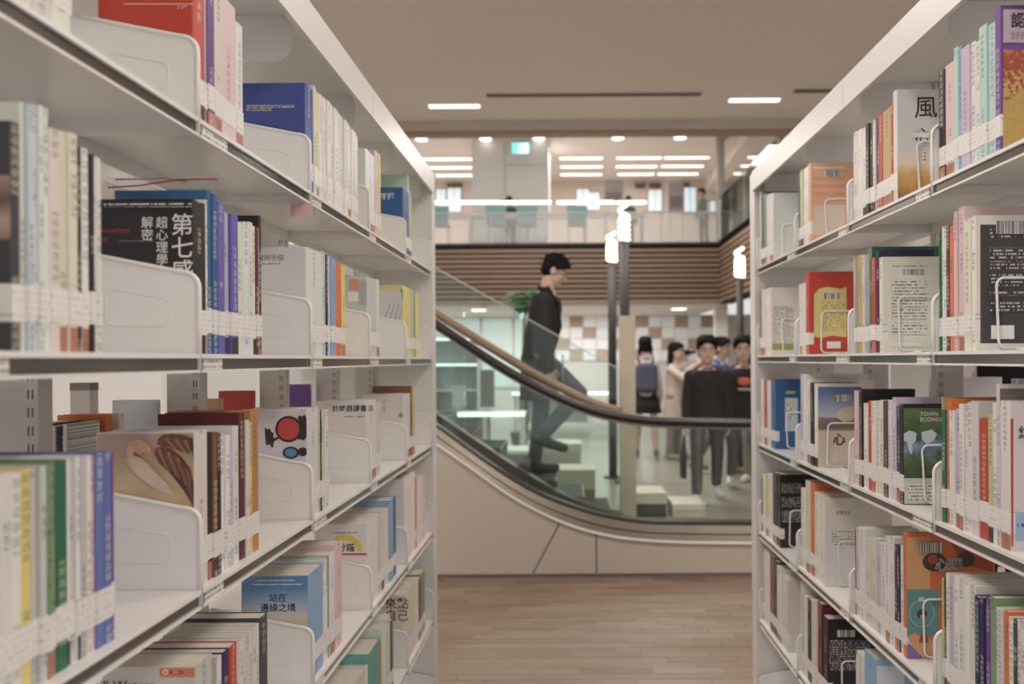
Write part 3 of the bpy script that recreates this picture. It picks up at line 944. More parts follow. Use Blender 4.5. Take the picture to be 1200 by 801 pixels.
for k in range(12):
    q = k / 11
    x0, y0 = 186 + 40 * q, 527 + 34 * q * q
    dpoly('angel', [(x0, y0), (x0 + 3, y0 - 2), (x0 + 13 + 4 * q, y0 + 20 + 16 * q), (x0 + 9 + 5 * q, y0 + 24 + 17 * q)], WINGM[(k + 2) % 3], 'feather')
dpoly('angel', [(151, 521), (155, 516), (161, 514), (168, 515), (175, 519), (180, 526), (177, 531), (171, 529), (165, 532), (160, 528), (156, 523)], grad_material('auburn_paint', [(0, (0.55, 0.26, 0.13)), (1, (0.62, 0.36, 0.2))], 2, 0.1, 0.2, 0.6, 60))
dpoly('angel', [(151, 524), (154, 521), (158, 523), (160, 528), (158, 533), (154, 534), (151, 530)], flat((0.66, 0.48, 0.34)))
dpoly('angel', [(150, 536), (157, 533), (166, 535), (176, 543), (187, 556), (198, 566), (206, 578), (190, 575), (176, 566), (163, 556), (154, 546)], grad_material('robe_paint', [(0, (0.60, 0.46, 0.34)), (0.5, (0.68, 0.55, 0.44)), (1, (0.58, 0.44, 0.30))], 2, 0.1, 0.2, 1.2, 45))
dell('angel', 229, 532, 5, 4, flat((0.42, 0.42, 0.22)))
dpoly('flower', [(310, 500), (313, 503), (316, 501.5), (318, 506), (321, 507), (320, 511), (322, 515), (319, 518), (318, 523), (315, 520), (312, 522), (311, 516)], INK)
dell('flower', 338, 502.5, 15.5, 15.5, INK); dell('flower', 338, 502.5, 12.8, 12.8, flat((0.56, 0.085, 0.07)))
dpoly('flower', [(349, 489), (351, 486), (354, 488), (357, 485.5), (359, 489), (362, 491), (361, 496), (363, 501), (361.5, 505), (362.5, 509), (359, 512), (356, 516), (352, 514), (349, 515), (351, 508), (352, 499)], INK)
dpoly('flower', [(319, 514), (327, 511), (327.5, 513), (321, 517), (320, 524), (318, 524)], INK)
dell('flower', 341, 530, 9.5, 7, INK); dell('flower', 341, 530, 7, 5, flat((0.09, 0.33, 0.52))); dell('flower', 355, 529, 6, 5, INK)
drect('flower', 313, 486.5, 326, 488, bpy.data.materials['printed_text'])
dtext('timer', '計時器讀書法', 389, 481.5, 8.2, INK, 0.012)
drect('timer', 404, 487, 432, 490, rows_material('red_type', (0.79, 0.77, 0.74), (0.55, 0.12, 0.08), 0.007, 'x', 0.45, 0.4, 400))
drect('timer', 404, 492, 430, 493.2, bpy.data.materials['red_type']); dell('timer', 433, 508, 4.5, 3.4, REDINK)
dpoly('leaf', [(466, 487), (470, 482), (472, 486), (476, 483), (474, 488), (478, 488), (472, 489.5)], flat((0.22, 0.36, 0.09)))
drect('leaf', 448, 468, 454, 474, bpy.data.materials['printed_text']); drect('leaf', 447, 476, 452, 483, bpy.data.materials['printed_text'])
drect('still', 187, 780.5, 231, 793, flat((0.66, 0.23, 0.10))); drect('still', 198, 785, 219, 789, bpy.data.materials['small_white_type']); dell('still', 194, 787, 3.2, 3.0, WHITEINK); dell('still', 194, 787, 2.0, 1.8, flat((0.66, 0.23, 0.10)))
dtext('still', 'Still Waters', 105, 808, 16, INK, 0.004)
drect('sky', 281, 673, 376.5, 801, grad_material('sky_print', [(0.0, (0.66, 0.42, 0.22)), (0.3, (0.72, 0.50, 0.30)), (0.5, (0.66, 0.62, 0.56)), (0.72, (0.40, 0.52, 0.64)), (1.0, (0.13, 0.29, 0.52))], 2, 0.078, 0.188, 0.06, 8))
dtext('sky', '站在', 315, 704, 10.5, INK, 0.008); dtext('sky', '邊緣之境', 305, 715.5, 10.5, INK, 0.008)
drect('sky', 300, 679, 346, 681, rows_material('white_type_sky', (0.16, 0.32, 0.54), (0.75, 0.76, 0.78), 0.004, 'x', 0.4, 0.4, 420)); drect('sky', 296, 683, 354, 685, bpy.data.materials['white_type_sky'])
dpoly('sky', [(369, 722), (374, 716), (376.5, 720), (376.5, 752), (371, 760), (367, 740)], flat((0.62, 0.33, 0.15)))
ARC = [(404 + 21 * math.cos(a), 646 - 20 * math.sin(a)) for a in [PI * k / 14 for k in range(15)]] + [(404 + 15 * math.cos(a), 646 - 13 * math.sin(a)) for a in [PI * k / 14 for k in range(14, -1, -1)]]
dpoly('minute', ARC, flat((0.74, 0.62, 0.14))); dtext('minute', '分鐘', 395, 645, 10.5, INK, 0.008)
drect('minute', 391, 622.5, 419, 625, bpy.data.materials['printed_text']); drect('minute', 391, 648, 431, 650, REDINK)
dtext('self', '來點\n自己', 451, 712, 14, flat((0.09, 0.06, 0.045)), 0.012, 1.0)
drect('teal', 402, 768, 440, 801, grad_material('teal_print', [(0, (0.1, 0.34, 0.33)), (1, (0.2, 0.45, 0.42))], 2, 0.05, 0.2, 0.8, 40))
# right
drect('know', 1175.5, 52, 1199, 58, flat((0.17, 0.11, 0.33)))
drect('know', 1175.5, 58, 1230, 175, grad_material('autumn_print', [(0.0, (0.55, 0.38, 0.12)), (0.35, (0.62, 0.42, 0.17)), (0.55, (0.40, 0.09, 0.05)), (0.8, (0.46, 0.10, 0.06)), (1.0, (0.55, 0.24, 0.18))], 2, 0.05, 0.19, 1.6, 130))
drect('know', 1175.5, 11, 1230, 50, flat((0.56, 0.46, 0.54))); dtext('know', '認知', 1184, 31, 19, INK, 0.02); dtext('know', '好奇', 1184, 46, 11, GREYINK, 0.0)
drect('wind', 1050.5, 178, 1120, 240, grad_material('field_print', [(0.0, (0.16, 0.07, 0.03)), (0.35, (0.52, 0.28, 0.08)), (0.7, (0.66, 0.42, 0.16)), (1.0, (0.78, 0.70, 0.60))], 2, 0.0, 0.085, 0.7, 26))
dtext('wind', '風', 1071, 136, 28, INK, 0.004); dtext('wind', '心', 1072, 166, 20, INK, 0.004)
drect('wind', 1080, 172, 1085, 190, TXT); drect('wind', 1068, 154, 1089, 161, BAR, 'barcode_label')
drect('peach', 953, 195, 990, 197.5, flat((0.78, 0.70, 0.64)))
for k in range(3):
    drect('peach', 953, 207 + 9 * k, 990, 211 + 9 * k, flat((0.72, 0.36, 0.22)))
drect('peach', 953, 240, 990, 275, flat((0.72, 0.60, 0.50))); drect('peach', 966, 199, 985, 207, BAR, 'barcode_label')
drect('blackback', 1149, 263, 1230, 402, flat((0.06, 0.055, 0.06)))
for (a, b) in ((268, 279), (290, 303), (306, 315), (320, 335), (340, 346), (352, 366)):
    drect('blackback', 1160, a, 1230, b, TXTW)
drect('blackback', 1167, 259, 1230, 274, BAR, 'barcode_label'); drect('blackback', 1161, 381, 1188, 397, BAR, 'barcode_label')
drect('textback', 1058, 315, 1083, 322, BAR, 'barcode_label')
for (a, b) in ((311, 314), (327, 345), (348, 360), (362, 374), (378, 392)):
    drect('textback', 1045, a, 1086, b, TXT)
drect('textback', 1046, 401, 1080, 406, BAR)
dpoly('redback', [(954, 345), (960, 338), (970, 336), (985, 338), (992, 336), (992, 395), (975, 393), (962, 396), (954, 394)], flat((0.70, 0.60, 0.26)))
drect('redback', 962, 352, 990, 388, rows_material('yellow_page_type', (0.70, 0.60, 0.26), (0.35, 0.28, 0.12), 0.0075, 'x', 0.5, 0.4, 200))
drect('redback', 966, 343, 984, 350, BAR, 'barcode_label'); drect('redback', 969, 400, 985, 408, BAR, 'barcode_label')
drect('greenback', 906, 358, 930, 402, TXT); drect('greenback', 905, 402, 930, 410, flat((0.30, 0.38, 0.12)))
drect('gcov', 1172, 455, 1230, 475, grad_material('leafy_print', [(0, (0.07, 0.13, 0.06)), (0.5, (0.2, 0.28, 0.14)), (1, (0.16, 0.11, 0.13))], 2, 0.19, 0.24, 0.9, 30))
drect('big', 1184.3, 490, 1187.5, 640, REDINK); drect('big', 1190, 600, 1230, 634, flat((0.36, 0.55, 0.74)))
dtext('big', '終', 1193, 513, 17, INK, 0.01); drect('big', 1192, 612, 1230, 620, rows_material('blue_type', (0.36, 0.55, 0.74), (0.08, 0.16, 0.45), 0.012, 'x', 0.42, 0.4, 160))
drect('world', 1059, 478, 1120, 560, grad_material('forest_print', [(0, (0.05, 0.07, 0.04)), (0.3, (0.10, 0.15, 0.06)), (0.55, (0.24, 0.36, 0.55)), (0.75, (0.07, 0.12, 0.05)), (1, (0.16, 0.22, 0.1))], 2, 0.05, 0.19, 0.7, 40))
dpoly('world', [(1059, 508), (1066, 504), (1074, 507), (1073, 516), (1069, 521), (1069, 532), (1066, 530), (1063, 518), (1059, 516)], flat((0.62, 0.70, 0.78)))
dpoly('world', [(1080, 506), (1092, 503), (1098, 508), (1094, 516), (1086, 520), (1080, 514)], flat((0.62, 0.70, 0.78)))
drect('world', 1059, 560, 1120, 595, flat((0.62, 0.64, 0.58))); drect('world', 1064, 566, 1096, 586, TXT)
dtext('world', 'TOWN\nECONOMY', 1078, 487, 6.5, WHITEINK, 0.02)
drect('desert', 958, 453, 1010, 548, grad_material('dune_print', [(0.0, (0.62, 0.54, 0.46)), (0.48, (0.60, 0.50, 0.40)), (0.52, (0.2, 0.16, 0.14)), (0.66, (0.24, 0.19, 0.16)), (0.68, (0.45, 0.52, 0.62)), (1.0, (0.14, 0.2, 0.42))], 2, 0.0, 0.215, 0.05, 10))
dpoly('desert', [(978, 487), (985, 479), (1000, 475), (1000, 492), (988, 494)], flat((0.62, 0.56, 0.42)))
dtext('desert', '心', 976, 520, 15, INK, 0.03); drect('desert', 976, 462, 997, 470, BAR, 'barcode_label')
drect('bluebook', 920, 466, 935, 505, flat((0.55, 0.64, 0.70))); drect('bluebook', 922, 470, 930, 492, TXT); drect('bluebook', 921, 458, 932, 461, flat((0.5, 0.55, 0.2)))
drect('psych', 1060.5, 629, 1090, 690, flat((0.68, 0.38, 0.19))); drect('psych', 1060.5, 690, 1100, 745, flat((0.13, 0.30, 0.31)))
dpoly('psych', [(1112, 632), (1126, 629), (1150, 629), (1164, 640), (1164, 670), (1140, 664), (1122, 650)], flat((0.42, 0.09, 0.05)))
dell('psych', 1095, 658, 14, 11, flat((0.07, 0.055, 0.05))); dell('psych', 1132, 655, 10, 9, flat((0.07, 0.055, 0.05))); dell('psych', 1093, 655, 6, 6, flat((0.45, 0.11, 0.07)))
dpoly('psych', [(1060.5, 745), (1072, 741), (1090, 748), (1100, 760), (1100, 772), (1075, 772)], flat((0.62, 0.36, 0.18)))
dpoly('psych', [(1060.5, 760), (1064, 752), (1082, 772), (1060.5, 772)], flat((0.22, 0.16, 0.45)))
dell('psych', 1080, 718, 15, 16, flat((0.42, 0.52, 0.50))); dell('psych', 1080, 718, 14, 15, flat((0.13, 0.30, 0.31))); dell('psych', 1080, 719, 6, 6, flat((0.07, 0.055, 0.05))); dell('psych', 1081, 722, 3.4, 3.4, flat((0.55, 0.32, 0.22)))
drect('psych', 1076, 699, 1083, 704, flat((0.55, 0.62, 0.62))); dpoly('psych', [(1076, 752), (1078, 744), (1082, 740), (1086, 745), (1088, 752)], flat((0.40, 0.08, 0.05)))
dtext('psych', '心理', 1095, 667, 16, flat((0.75, 0.8, 0.78)), 0.035); dtext('psych', '心理', 1095, 667, 16, flat((0.08, 0.22, 0.3)), 0.0)
drect('psych', 1077, 635, 1104, 647, BAR, 'barcode_label')
drect('whiteback', 966, 614, 1010, 680, flat((0.70, 0.69, 0.68))); drect('whiteback', 975, 622, 1008, 640, TXT); drect('whiteback', 978, 598, 996, 602.5, BAR, 'barcode_label')
for (a, b) in ((578, 590), (594, 606), (610, 624)):
    drect('blackcov', 916, a - 12, 940, b - 12, TXTW)
drect('blackcov2', 981, 738, 1002, 746, BAR, 'barcode_label'); drect('blackcov2', 972, 750, 1020, 785, TXTW)
drect('bluecov', 1026, 780, 1060, 801, grad_material('snow_print', [(0, (0.3, 0.42, 0.55)), (1, (0.66, 0.72, 0.78))], 2, 0.1, 0.2, 0.6, 30))

# ---- clear zip bag round the purple book
o, t, yf, h, w = BK['bag1']
bz = thing('zip_bag', 'clear plastic zip bag with red seal, round a purple book on the eye-level shelf', 'bag', (o.location.x, yf, TOP[2]))
m = MB()
x0, x1, zt = -0.168, 0.0045, 0.272
for yy in (-0.0005, t + 0.0018):
    vs = [(x0, yy, 0.001), (x1, yy, 0.001), (x1, yy, h), (x0, yy, h), (x1 - 0.004, t / 2 + (yy - t / 2) * 0.35, zt), (x0, t / 2 + (yy - t / 2) * 0.35, zt - 0.004)]
    m.add(vs, [(0, 1, 2, 3), (3, 2, 4, 5)])
m.build('film', FILM, bz)
rs = MB(); rs.tube([(x0 + 0.004, 0.002, 0.250), (x0 + 0.05, 0.0035, 0.253), (-0.06, 0.004, 0.262), (-0.002, 0.005, 0.262)], 0.0011, 6)
rs.tube([(x0 + 0.004, t - 0.003, 0.2665), (-0.09, t - 0.003, 0.268), (-0.055, t - 0.004, 0.2635)], 0.0011, 6)
rs.build('zip_strip', flat((0.55, 0.05, 0.05)), bz)
MB().box(-0.072, -0.040, -0.0015, -0.001, 0.228, 0.246).build('paper_tag', CARD, bz)
vs, fs = text_mesh('ELEMENTS', 0.0062, 0.0)
mb = MB(); mb.add([(a - 0.069, -0.0017, c + 0.234) for a, b, c in vs], fs); mb.build('tag_text', GREYINK, bz)

# ---- wire bookends before the right bookcase's covers
def wire_loop(h=0.128, wd=0.095, tilt=0.0):
    pts = []
    r = 0.014
    for (cx, cz, a0) in ((wd - r, h - r, 0), (r, h - r, 90), (r, r + 0.004, 180), (wd - r, r + 0.004, 270)):
        for k in range(5):
            a = math.radians(a0 + 22.5 * k)
            pts.append((cx + r * math.cos(a) + tilt * (0.13 - cz), 0, cz + r * math.sin(a) + 0.0006))
    return MB().tube(pts, 0.0025, 8, closed=True)


for (row, bays) in ((1, (0, 1, 2, 3)), (2, (0, 1, 2, 3)), (3, (0, 1, 2, 3)), (4, (1, 2, 3)), (5, (1, 2))):
    for bi in bays:
        last = LASTBOOK[('R', row, bi)]
        yf = last.location.y - (max(v.co.y for v in last.data.vertices))
        we = thing('wire_bookend', 'white wire bookend holding the row in the %s of the %s, right bookcase' % (BAYNAME[bi], SHELFNAME[row]), 'bookend',
                   (B + 0.012 + RND.uniform(0.030, 0.038), yf - 0.006, TOP[row]), 'wire bookends on the right bookcase')
        wire_loop(0.128, 0.098, RND.uniform(-0.03, 0.06)).build('wire_loop', STEEL_E, we, smooth=True)
        for q in (0.03, 0.068):
            MB().tube([(q, 0, 0.004), (q, -0.012, 0.0022), (q, -0.05, 0.002)], 0.0017, 6).build('wire_foot', STEEL_E, we, smooth=True)

# ---- small things about the left bookcase
p0, p1 = W(340, 254, 1.595), W(366, 238, 1.595)
t = thing('paper_tag', 'pale pink paper tag hanging under the top shelf, left bookcase', 'tag', (p0.x, 1.595, p0.z))
MB().box(0, p1.x - p0.x, 0, 0.001, 0, TOP[1] - 0.0285 - p0.z).build('card', mat('pink_card', (0.72, 0.50, 0.45), 0.6), t)
MB().box(0.004, p1.x - p0.x - 0.004, -0.0006, 0, 0.008, 0.016).build('small_print', rows_material('pink_type', (0.72, 0.52, 0.47), (0.62, 0.36, 0.32), 0.005, 'x', 0.5, 0.6, 300), t)
p0, p1 = W(88, 525, 2.2), W(110, 448, 2.2)
t = thing('metal_post', 'short grey metal post with dark cap, standing behind the left bookcase', 'post', ((p0.x + p1.x) / 2, 2.2, 0))
hw = (p1.x - p0.x) / 2
MB().box(-hw, hw, -0.02, 0.02, 0.01, p1.z - 0.02).build('shaft', mat('post_grey', (0.36, 0.32, 0.29), 0.5), t)
MB().box(-hw - 0.001, hw + 0.001, -0.021, 0.021, p1.z - 0.02, p1.z).build('cap', mat('cap_dark', (0.12, 0.11, 0.10), 0.5), t)
MB().box(-hw * 2, hw * 2, -0.06, 0.06, 0, 0.01).build('base_plate', GREYST, t)

# ================================================================== ESCALATORS
def xz(pts, Y):
    return [(p.x, p.z) for p in (W(a, b, Y) for a, b in pts)]


def interp(poly, xs):
    out = []
    for x in xs:
        for (a, b) in zip(poly, poly[1:]):
            if a[0] <= x <= b[0] or b is poly[-1]:
                t = (x - a[0]) / (b[0] - a[0]); out.append((x, a[1] + t * (b[1] - a[1]))); break
    return out


def smooth_curve(pts, n=70, xa=None, xb=None):
    """catmull-rom through (x, z) points, resampled in x"""
    P = [Vector((a, b)) for a, b in pts]
    P = [P[0] * 2 - P[1]] + P + [P[-1] * 2 - P[-2]]
    out = []
    for i in range(1, len(P) - 2):
        for k in range(12):
            t = k / 12
            out.append(0.5 * ((2 * P[i]) + (-P[i - 1] + P[i + 1]) * t + (2 * P[i - 1] - 5 * P[i] + 4 * P[i + 1] - P[i + 2]) * t * t + (-P[i - 1] + 3 * P[i] - 3 * P[i + 1] + P[i + 2]) * t ** 3))
    out.append(P[-2])
    out = [(p.x, p.y) for p in out]
    return out


RAIL = [(430, 326), (470, 353), (513, 381.5), (550, 406), (585, 429), (620, 449), (655, 466), (690, 480), (725, 488.5), (760, 493), (800, 495), (880, 496.5), (985, 497)]
DTOP = [(430, 445), (470, 474), (514, 504), (555, 534), (593, 560), (630, 581), (668, 596), (705, 607), (743, 613.5), (780, 616), (880, 617), (985, 617.5)]
DBOT = [(430, 465), (470, 493), (514, 522.5), (555, 551), (593, 578), (630, 599), (668, 615.5), (705, 626), (743, 632), (799, 635.5), (880, 636.5), (985, 637)]
rail = smooth_curve(xz(RAIL, YE)); dtop = smooth_curve(xz(DTOP, YE)); dbot = smooth_curve(xz(DBOT, YE))
XS = [-1.27 + k * (1.76 + 1.27) / 90 for k in range(91)]
rail_, dtop_, dbot_ = interp(rail, XS), interp(dtop, XS), interp(dbot, XS)

esc = thing('escalator', 'escalator with clear glass side, black handrail and beige cladding beyond the bookcases', 'escalator', (0, YE, 0))
O = (0, YE, 0)
# cladding panels with real joints
seam_a_top, seam_a_bot = W(656.6, 616, YE), W(624, 675, YE)
seam_b = W(699, 640, YE).x


def clad(x0b, x0t, x1b, x1t):
    g = 0.004
    xs = [x0t + g] + [x for x in XS if x0t + g < x < x1t - g] + [x1t - g]
    top = interp(dbot, xs)
    pts = [(x0b + g, 0.022)] + [(x, z - 0.006) for x, z in top] + [(x1b - g, 0.022)]
    MB().prism(pts, 'y', YE + 0.018, YE + 0.06).build('cladding_panel', CLAD, esc, O)


clad(-1.27, -1.27, seam_a_bot.x, seam_a_top.x)
clad(seam_a_bot.x, seam_a_top.x, seam_b, seam_b)
clad(seam_b, seam_b, 1.76, 1.76)
MB().box(-1.27, 1.76, YE + 0.03, YE + 0.06, 0, 0.022).build('base_strip', mat('base_strip', (0.22, 0.20, 0.185), 0.5), esc, O)
MB().prism([(-1.27, 0.02)] + [(x, z - 0.01) for x, z in dbot_] + [(1.76, 0.02)], 'y', YE + 0.062, YE + 0.085).build('truss_backing', mat('seam_dark', (0.10, 0.09, 0.08), 0.8), esc, O)


def sh(c, d):
    return [(x, z + d) for x, z in c]


def slanted(top, bot, yt, yb, yback):
    """band whose front face leans: yt at its top edge, yb at its bottom edge"""
    n = len(top); vs = []; fs = []
    for (a, b) in zip(top, bot):
        vs += [(a[0], yt, a[1]), (b[0], yb, b[1]), (b[0], yback, b[1]), (a[0], yback, a[1])]
    for i in range(n - 1):
        o, p = 4 * i, 4 * i + 4
        for k in range(4):
            fs.append((o + k, p + k, p + (k + 1) % 4, o + (k + 1) % 4))
    return MB().add(vs, fs)


def between(t):
    return [(a[0], a[1] + (b[1] - a[1]) * t) for a, b in zip(dtop_, dbot_)]


slanted(dtop_, between(0.46), YE + 0.034, YE + 0.018, YE + 0.13).build('deck', METAL, esc, O, smooth=False)
slanted(between(0.46), between(0.54), YE + 0.03, YE + 0.03, YE + 0.13).build('deck_groove', DMETAL, esc, O)
slanted(between(0.54), between(0.9), YE + 0.016, YE + 0.004, YE + 0.13).build('lower_deck', METAL, esc, O)
MB().ribbon(between(0.9), sh(dbot_, -0.004), YE - 0.001, YE + 0.06).build('deck_edge', STEEL_E, esc, O)
MB().ribbon(sh(dtop_, 0.022), dtop_, YE + 0.035, YE + 0.13).build('deck_cap', DMETAL, esc, O)
YG = YE + 0.06
cuts = [-1.27, W(562, 500, YG).x, W(730, 500, YG).x, W(818, 500, YG).x, 1.76]
for a, b in zip(cuts, cuts[1:]):
    xs = [a + 0.004] + [x for x in XS if a + 0.004 < x < b - 0.004] + [b - 0.004]
    MB().ribbon(sh(interp(rail, xs), -0.02), sh(interp(dtop, xs), 0.01), YG - 0.005, YG + 0.005).build('glass_panel', GLASS, esc, O)
hr = MB(); hr.tube([(x, YG, z) for x, z in rail_] + [(1.90, YG, rail_[-1][1] - 0.05), (1.97, YG, rail_[-1][1] - 0.2), (1.95, YG, rail_[-1][1] - 0.45), (1.82, YG, rail_[-1][1] - 0.62)], 0.030, 12, flat=1.0)
hr.build('handrail', BLACKR, esc, O, smooth=True)
MB().ribbon(sh(rail_, -0.024), sh(rail_, -0.042), YG - 0.014, YG + 0.014).build('handrail_guide', mat('guide_steel', (0.25, 0.22, 0.19), 0.25, 0.8), esc, O)

# the far side: guard glass with tan rail, second lane with steps
YF_ = 6.15
esc2 = thing('escalator', 'second escalator lane with tan handrail and tall guard glass, behind the black handrail', 'escalator', (0, YF_, 0))
O2 = (0, YF_, 0)
GR = [(400, 293), (450, 325.5), (513, 367.5), (550, 391), (585, 413), (620, 434), (655, 453), (690, 470), (720, 480), (729, 482)]
GT = [(400, 252), (513, 315), (600, 363), (650, 391), (690, 413), (729, 434)]
SK = [(400, 402), (450, 440), (513, 484), (560, 516), (610, 549), (660, 578), (700, 594), (729, 602)]
gr_, gt_, sk_ = smooth_curve(xz(GR, YF_)), smooth_curve(xz(GT, YF_)), smooth_curve(xz(SK, YF_))
XF = [gr_[0][0] + k * (gr_[-1][0] - gr_[0][0]) / 60 for k in range(61)]
gri, gti, ski = interp(gr_, XF), interp(gt_, XF), interp(sk_, XF)
hr = MB(); hr.tube([(x, YF_, z) for x, z in gri], 0.034, 12); hr.build('handrail', TAN, esc2, O2, smooth=True)
third = [0, 26, 60]
for a, b in zip(third, third[1:]):
    xa, xb = XF[a] + 0.003, XF[b] - 0.003
    xs = [xa] + [x for x in XF if xa < x < xb] + [xb]
    MB().ribbon(interp(gt_, xs), interp(sk_, xs), YF_ + 0.06, YF_ + 0.072).build('guard_glass', GLASS, esc2, O2)
MB().ribbon(sh(gti, 0.006), sh(gti, -0.004), YF_ + 0.057, YF_ + 0.075).build('glass_edge', mat('glass_edge', (0.45, 0.50, 0.48), 0.3), esc2, O2)
MB().ribbon(ski, sh(ski, -0.19), YF_ - 0.05, YF_ + 0.10).build('skirt_panel', mat('skirt_bronze', (0.16, 0.125, 0.10), 0.28, 0.6), esc2, O2)
MB().ribbon(sh(ski, -0.19), sh(ski, -0.24), YF_ - 0.06, YF_ + 0.08).build('skirt_brush', BLACKR, esc2, O2)
for k in range(9):
    zt = 0.46 + (k - 3) * 0.125
    xs0 = -0.24 - (k - 3) * 0.215
    if zt < 0.06:
        continue
    st = MB().box(xs0 - 0.15, xs0 + 0.15, YF_ + 0.13, YF_ + 0.83, zt - 0.20, zt)
    s = st.build('step', METAL, esc2, O2)
    q = MB()
    for j in range(12):
        q.box(xs0 - 0.14, xs0 + 0.14, YF_ + 0.15 + j * 0.057, YF_ + 0.175 + j * 0.057, zt, zt + 0.006)
    q.build('tread', DMETAL, s, O2)
    s2 = MB().box(xs0 - 0.15 if k < 8 else xs0, xs0 + 0.15, YE + 0.15, YF_ - 0.07, max(zt - 0.30, 0.02), zt - 0.10)
    dup = s2.build('step', METAL, esc, O)
post = thing('partition_post', 'tan wooden post closing the end of the guard glass', 'post', (W(736, 600, 6.4).x, 6.4, 0))
pz = W(736, 370, 6.4).z
MB().box(-0.062, 0.062, -0.05, 0.05, 0, pz).build('shaft', mat('pale_wood', (0.52, 0.44, 0.34), 0.4, noise=(8.0, 0.06)), post)
MB().box(-0.072, 0.072, -0.06, 0.06, 0, 0.012).build('base_plate', DMETAL, post)

# ================================================================== HALL AND UPPER FLOOR
Y3 = 18.0
ZB, ZT = W(665, 357, Y3).z, W(665, 285, Y3).z
XR = W(842, 300, Y3).x
wf = struct('wall_back', MB().box(-8.9, XR + 0.2, Y3 + 0.06, Y3 + 0.3, ZB, ZT), mat('slat_backing', (0.03, 0.02, 0.015), 0.8))
pitch = (W(0, 291, Y3).z - W(0, 356, Y3).z) / 11
zs = W(665, 291, Y3).z
slm = MB().box(-8.9, XR, Y3 - 0.05, Y3 + 0.06, -pitch * 0.29, pitch * 0.29).mesh('slat', SLATM)
for k in range(11):
    o = bpy.data.objects.new('slat', slm); C.objects.link(o); o.parent = wf; o.location = (0, 0, zs - pitch * (k + 0.5))
wr = struct('wall_side.001', MB().box(XR + 0.06, XR + 0.3, 9.1, Y3 + 0.06, ZB, ZT), MATS['slat_backing'])
slm2 = MB().box(XR, XR + 0.06, 9.1, Y3, -pitch * 0.29, pitch * 0.29).mesh('slat', plank_material('slat_wood_side', [(0.33, 0.225, 0.155), (0.39, 0.27, 0.19), (0.36, 0.25, 0.175)], 1))
for k in range(11):
    o = bpy.data.objects.new('slat', slm2); C.objects.link(o); o.parent = wr; o.location = (0, 0, zs - pitch * (k + 0.5))
DTRIM = mat('dark_trim', (0.035, 0.032, 0.032), 0.5)
struct('trim_3', MB().box(-8.9, XR, Y3 - 0.03, Y3 + 0.1, W(0, 291.5, Y3).z, ZT + 0.01), DTRIM)
struct('trim_4', MB().box(XR - 0.03, XR + 0.1, 9.1, Y3, W(0, 289, Y3).z, ZT + 0.01), DTRIM)
struct('floor.002', MB().box(-8.9, 6, Y3 + 0.1, 26, ZT - 0.25, ZT), mat('upper_floor', (0.55, 0.50, 0.46), 0.5))
struct('floor.003', MB().box(XR + 0.1, 6, 9.1, Y3 + 0.1, ZT - 0.25, ZT), MATS['upper_floor'])
struct('ceiling.001', MB().box(-8.9, XR + 0.2, Y3 + 0.05, 26, ZB - 0.02, ZB + 0.08), mat('hall_ceiling', (0.78, 0.74, 0.70), 0.7))
ZU = 6.8
struct('ceiling.002', MB().box(-8.9, 6, 9.0, 26, ZU, ZU + 0.1), mat('upper_ceiling', (0.66, 0.60, 0.55), 0.8))
struct('trim_5', MB().box(XR + 0.8, XR + 1.2, 12, 26, ZU - 0.35, ZU), MATS['upper_ceiling'])

# upper balustrade
bal = thing('balustrade', 'frosted glass balustrade along the dark edge of the upper floor', 'balustrade', (0, Y3, ZT))
x = -4.2
FROST = mat('frosted_glass', (0.74, 0.76, 0.75), 0.25)
FROST.node_tree.nodes['Principled BSDF'].inputs['Alpha'].default_value = 0.24
while x < XR - 0.05:
    x2 = min(x + 1.26, XR)
    MB().box(x + 0.012, x2 - 0.012, -0.006, 0.006, 0.02, 0.66).build('glass_panel', FROST, bal)
    MB().box(x - 0.012, x + 0.012, -0.02, 0.02, 0, 0.68).build('post', GREYST, bal)
    x += 1.26
MB().box(-4.2, XR, -0.02, 0.02, 0.66, 0.69).build('top_rail', GREYST, bal)
bal2 = thing('balustrade', 'glass balustrade on the slatted side wall of the upper floor, right', 'balustrade', (XR, 9.2, ZT))
y = 9.2
while y < Y3 - 0.1:
    y2 = min(y + 1.26, Y3)
    MB().box(-0.006, 0.006, y - 9.2 + 0.012, y2 - 9.2 - 0.012, 0.02, 0.95).build('glass_panel', GLASS, bal2)
    y += 1.26
MB().box(-0.01, 0.01, 0, Y3 - 9.2, 0.95, 0.965).build('top_rail', DMETAL, bal2)

col = struct('column', MB().loft([(W(844, 200, 18.5).x, 18.5, ZT, 0.1, 0.1), (W(844, 200, 18.5).x, 18.5, ZU, 0.1, 0.1)]), mat('column_grey', (0.50, 0.47, 0.45), 0.6), smooth=True)
cx = W(844, 200, 18.5).x
MB().tube([(cx, 18.5, ZU - 0.5), (cx + 0.5, 18.5, ZU - 0.02)], 0.05, 8).build('strut', MATS['column_grey'], col)

# white core block
YC = 19.9
cl, cr = W(553, 200, YC).x, W(643, 200, YC).x
core = struct('wall_core', MB().box(cl, cr, YC, YC + 1.4, ZT, ZU), mat('core_paint', (0.72, 0.70, 0.69), 0.6))
cs = W(592, 200, YC).x
MB().box(cs - 0.02, cs + 0.02, YC - 0.012, YC, ZT, ZU).build('joint_strip', mat('joint_grey', (0.55, 0.53, 0.53), 0.6), core)
MB().box(cs, cr, YC - 0.012, YC, W(0, 197.5, YC).z, W(0, 196, YC).z).build('joint_strip', MATS['joint_grey'], core)

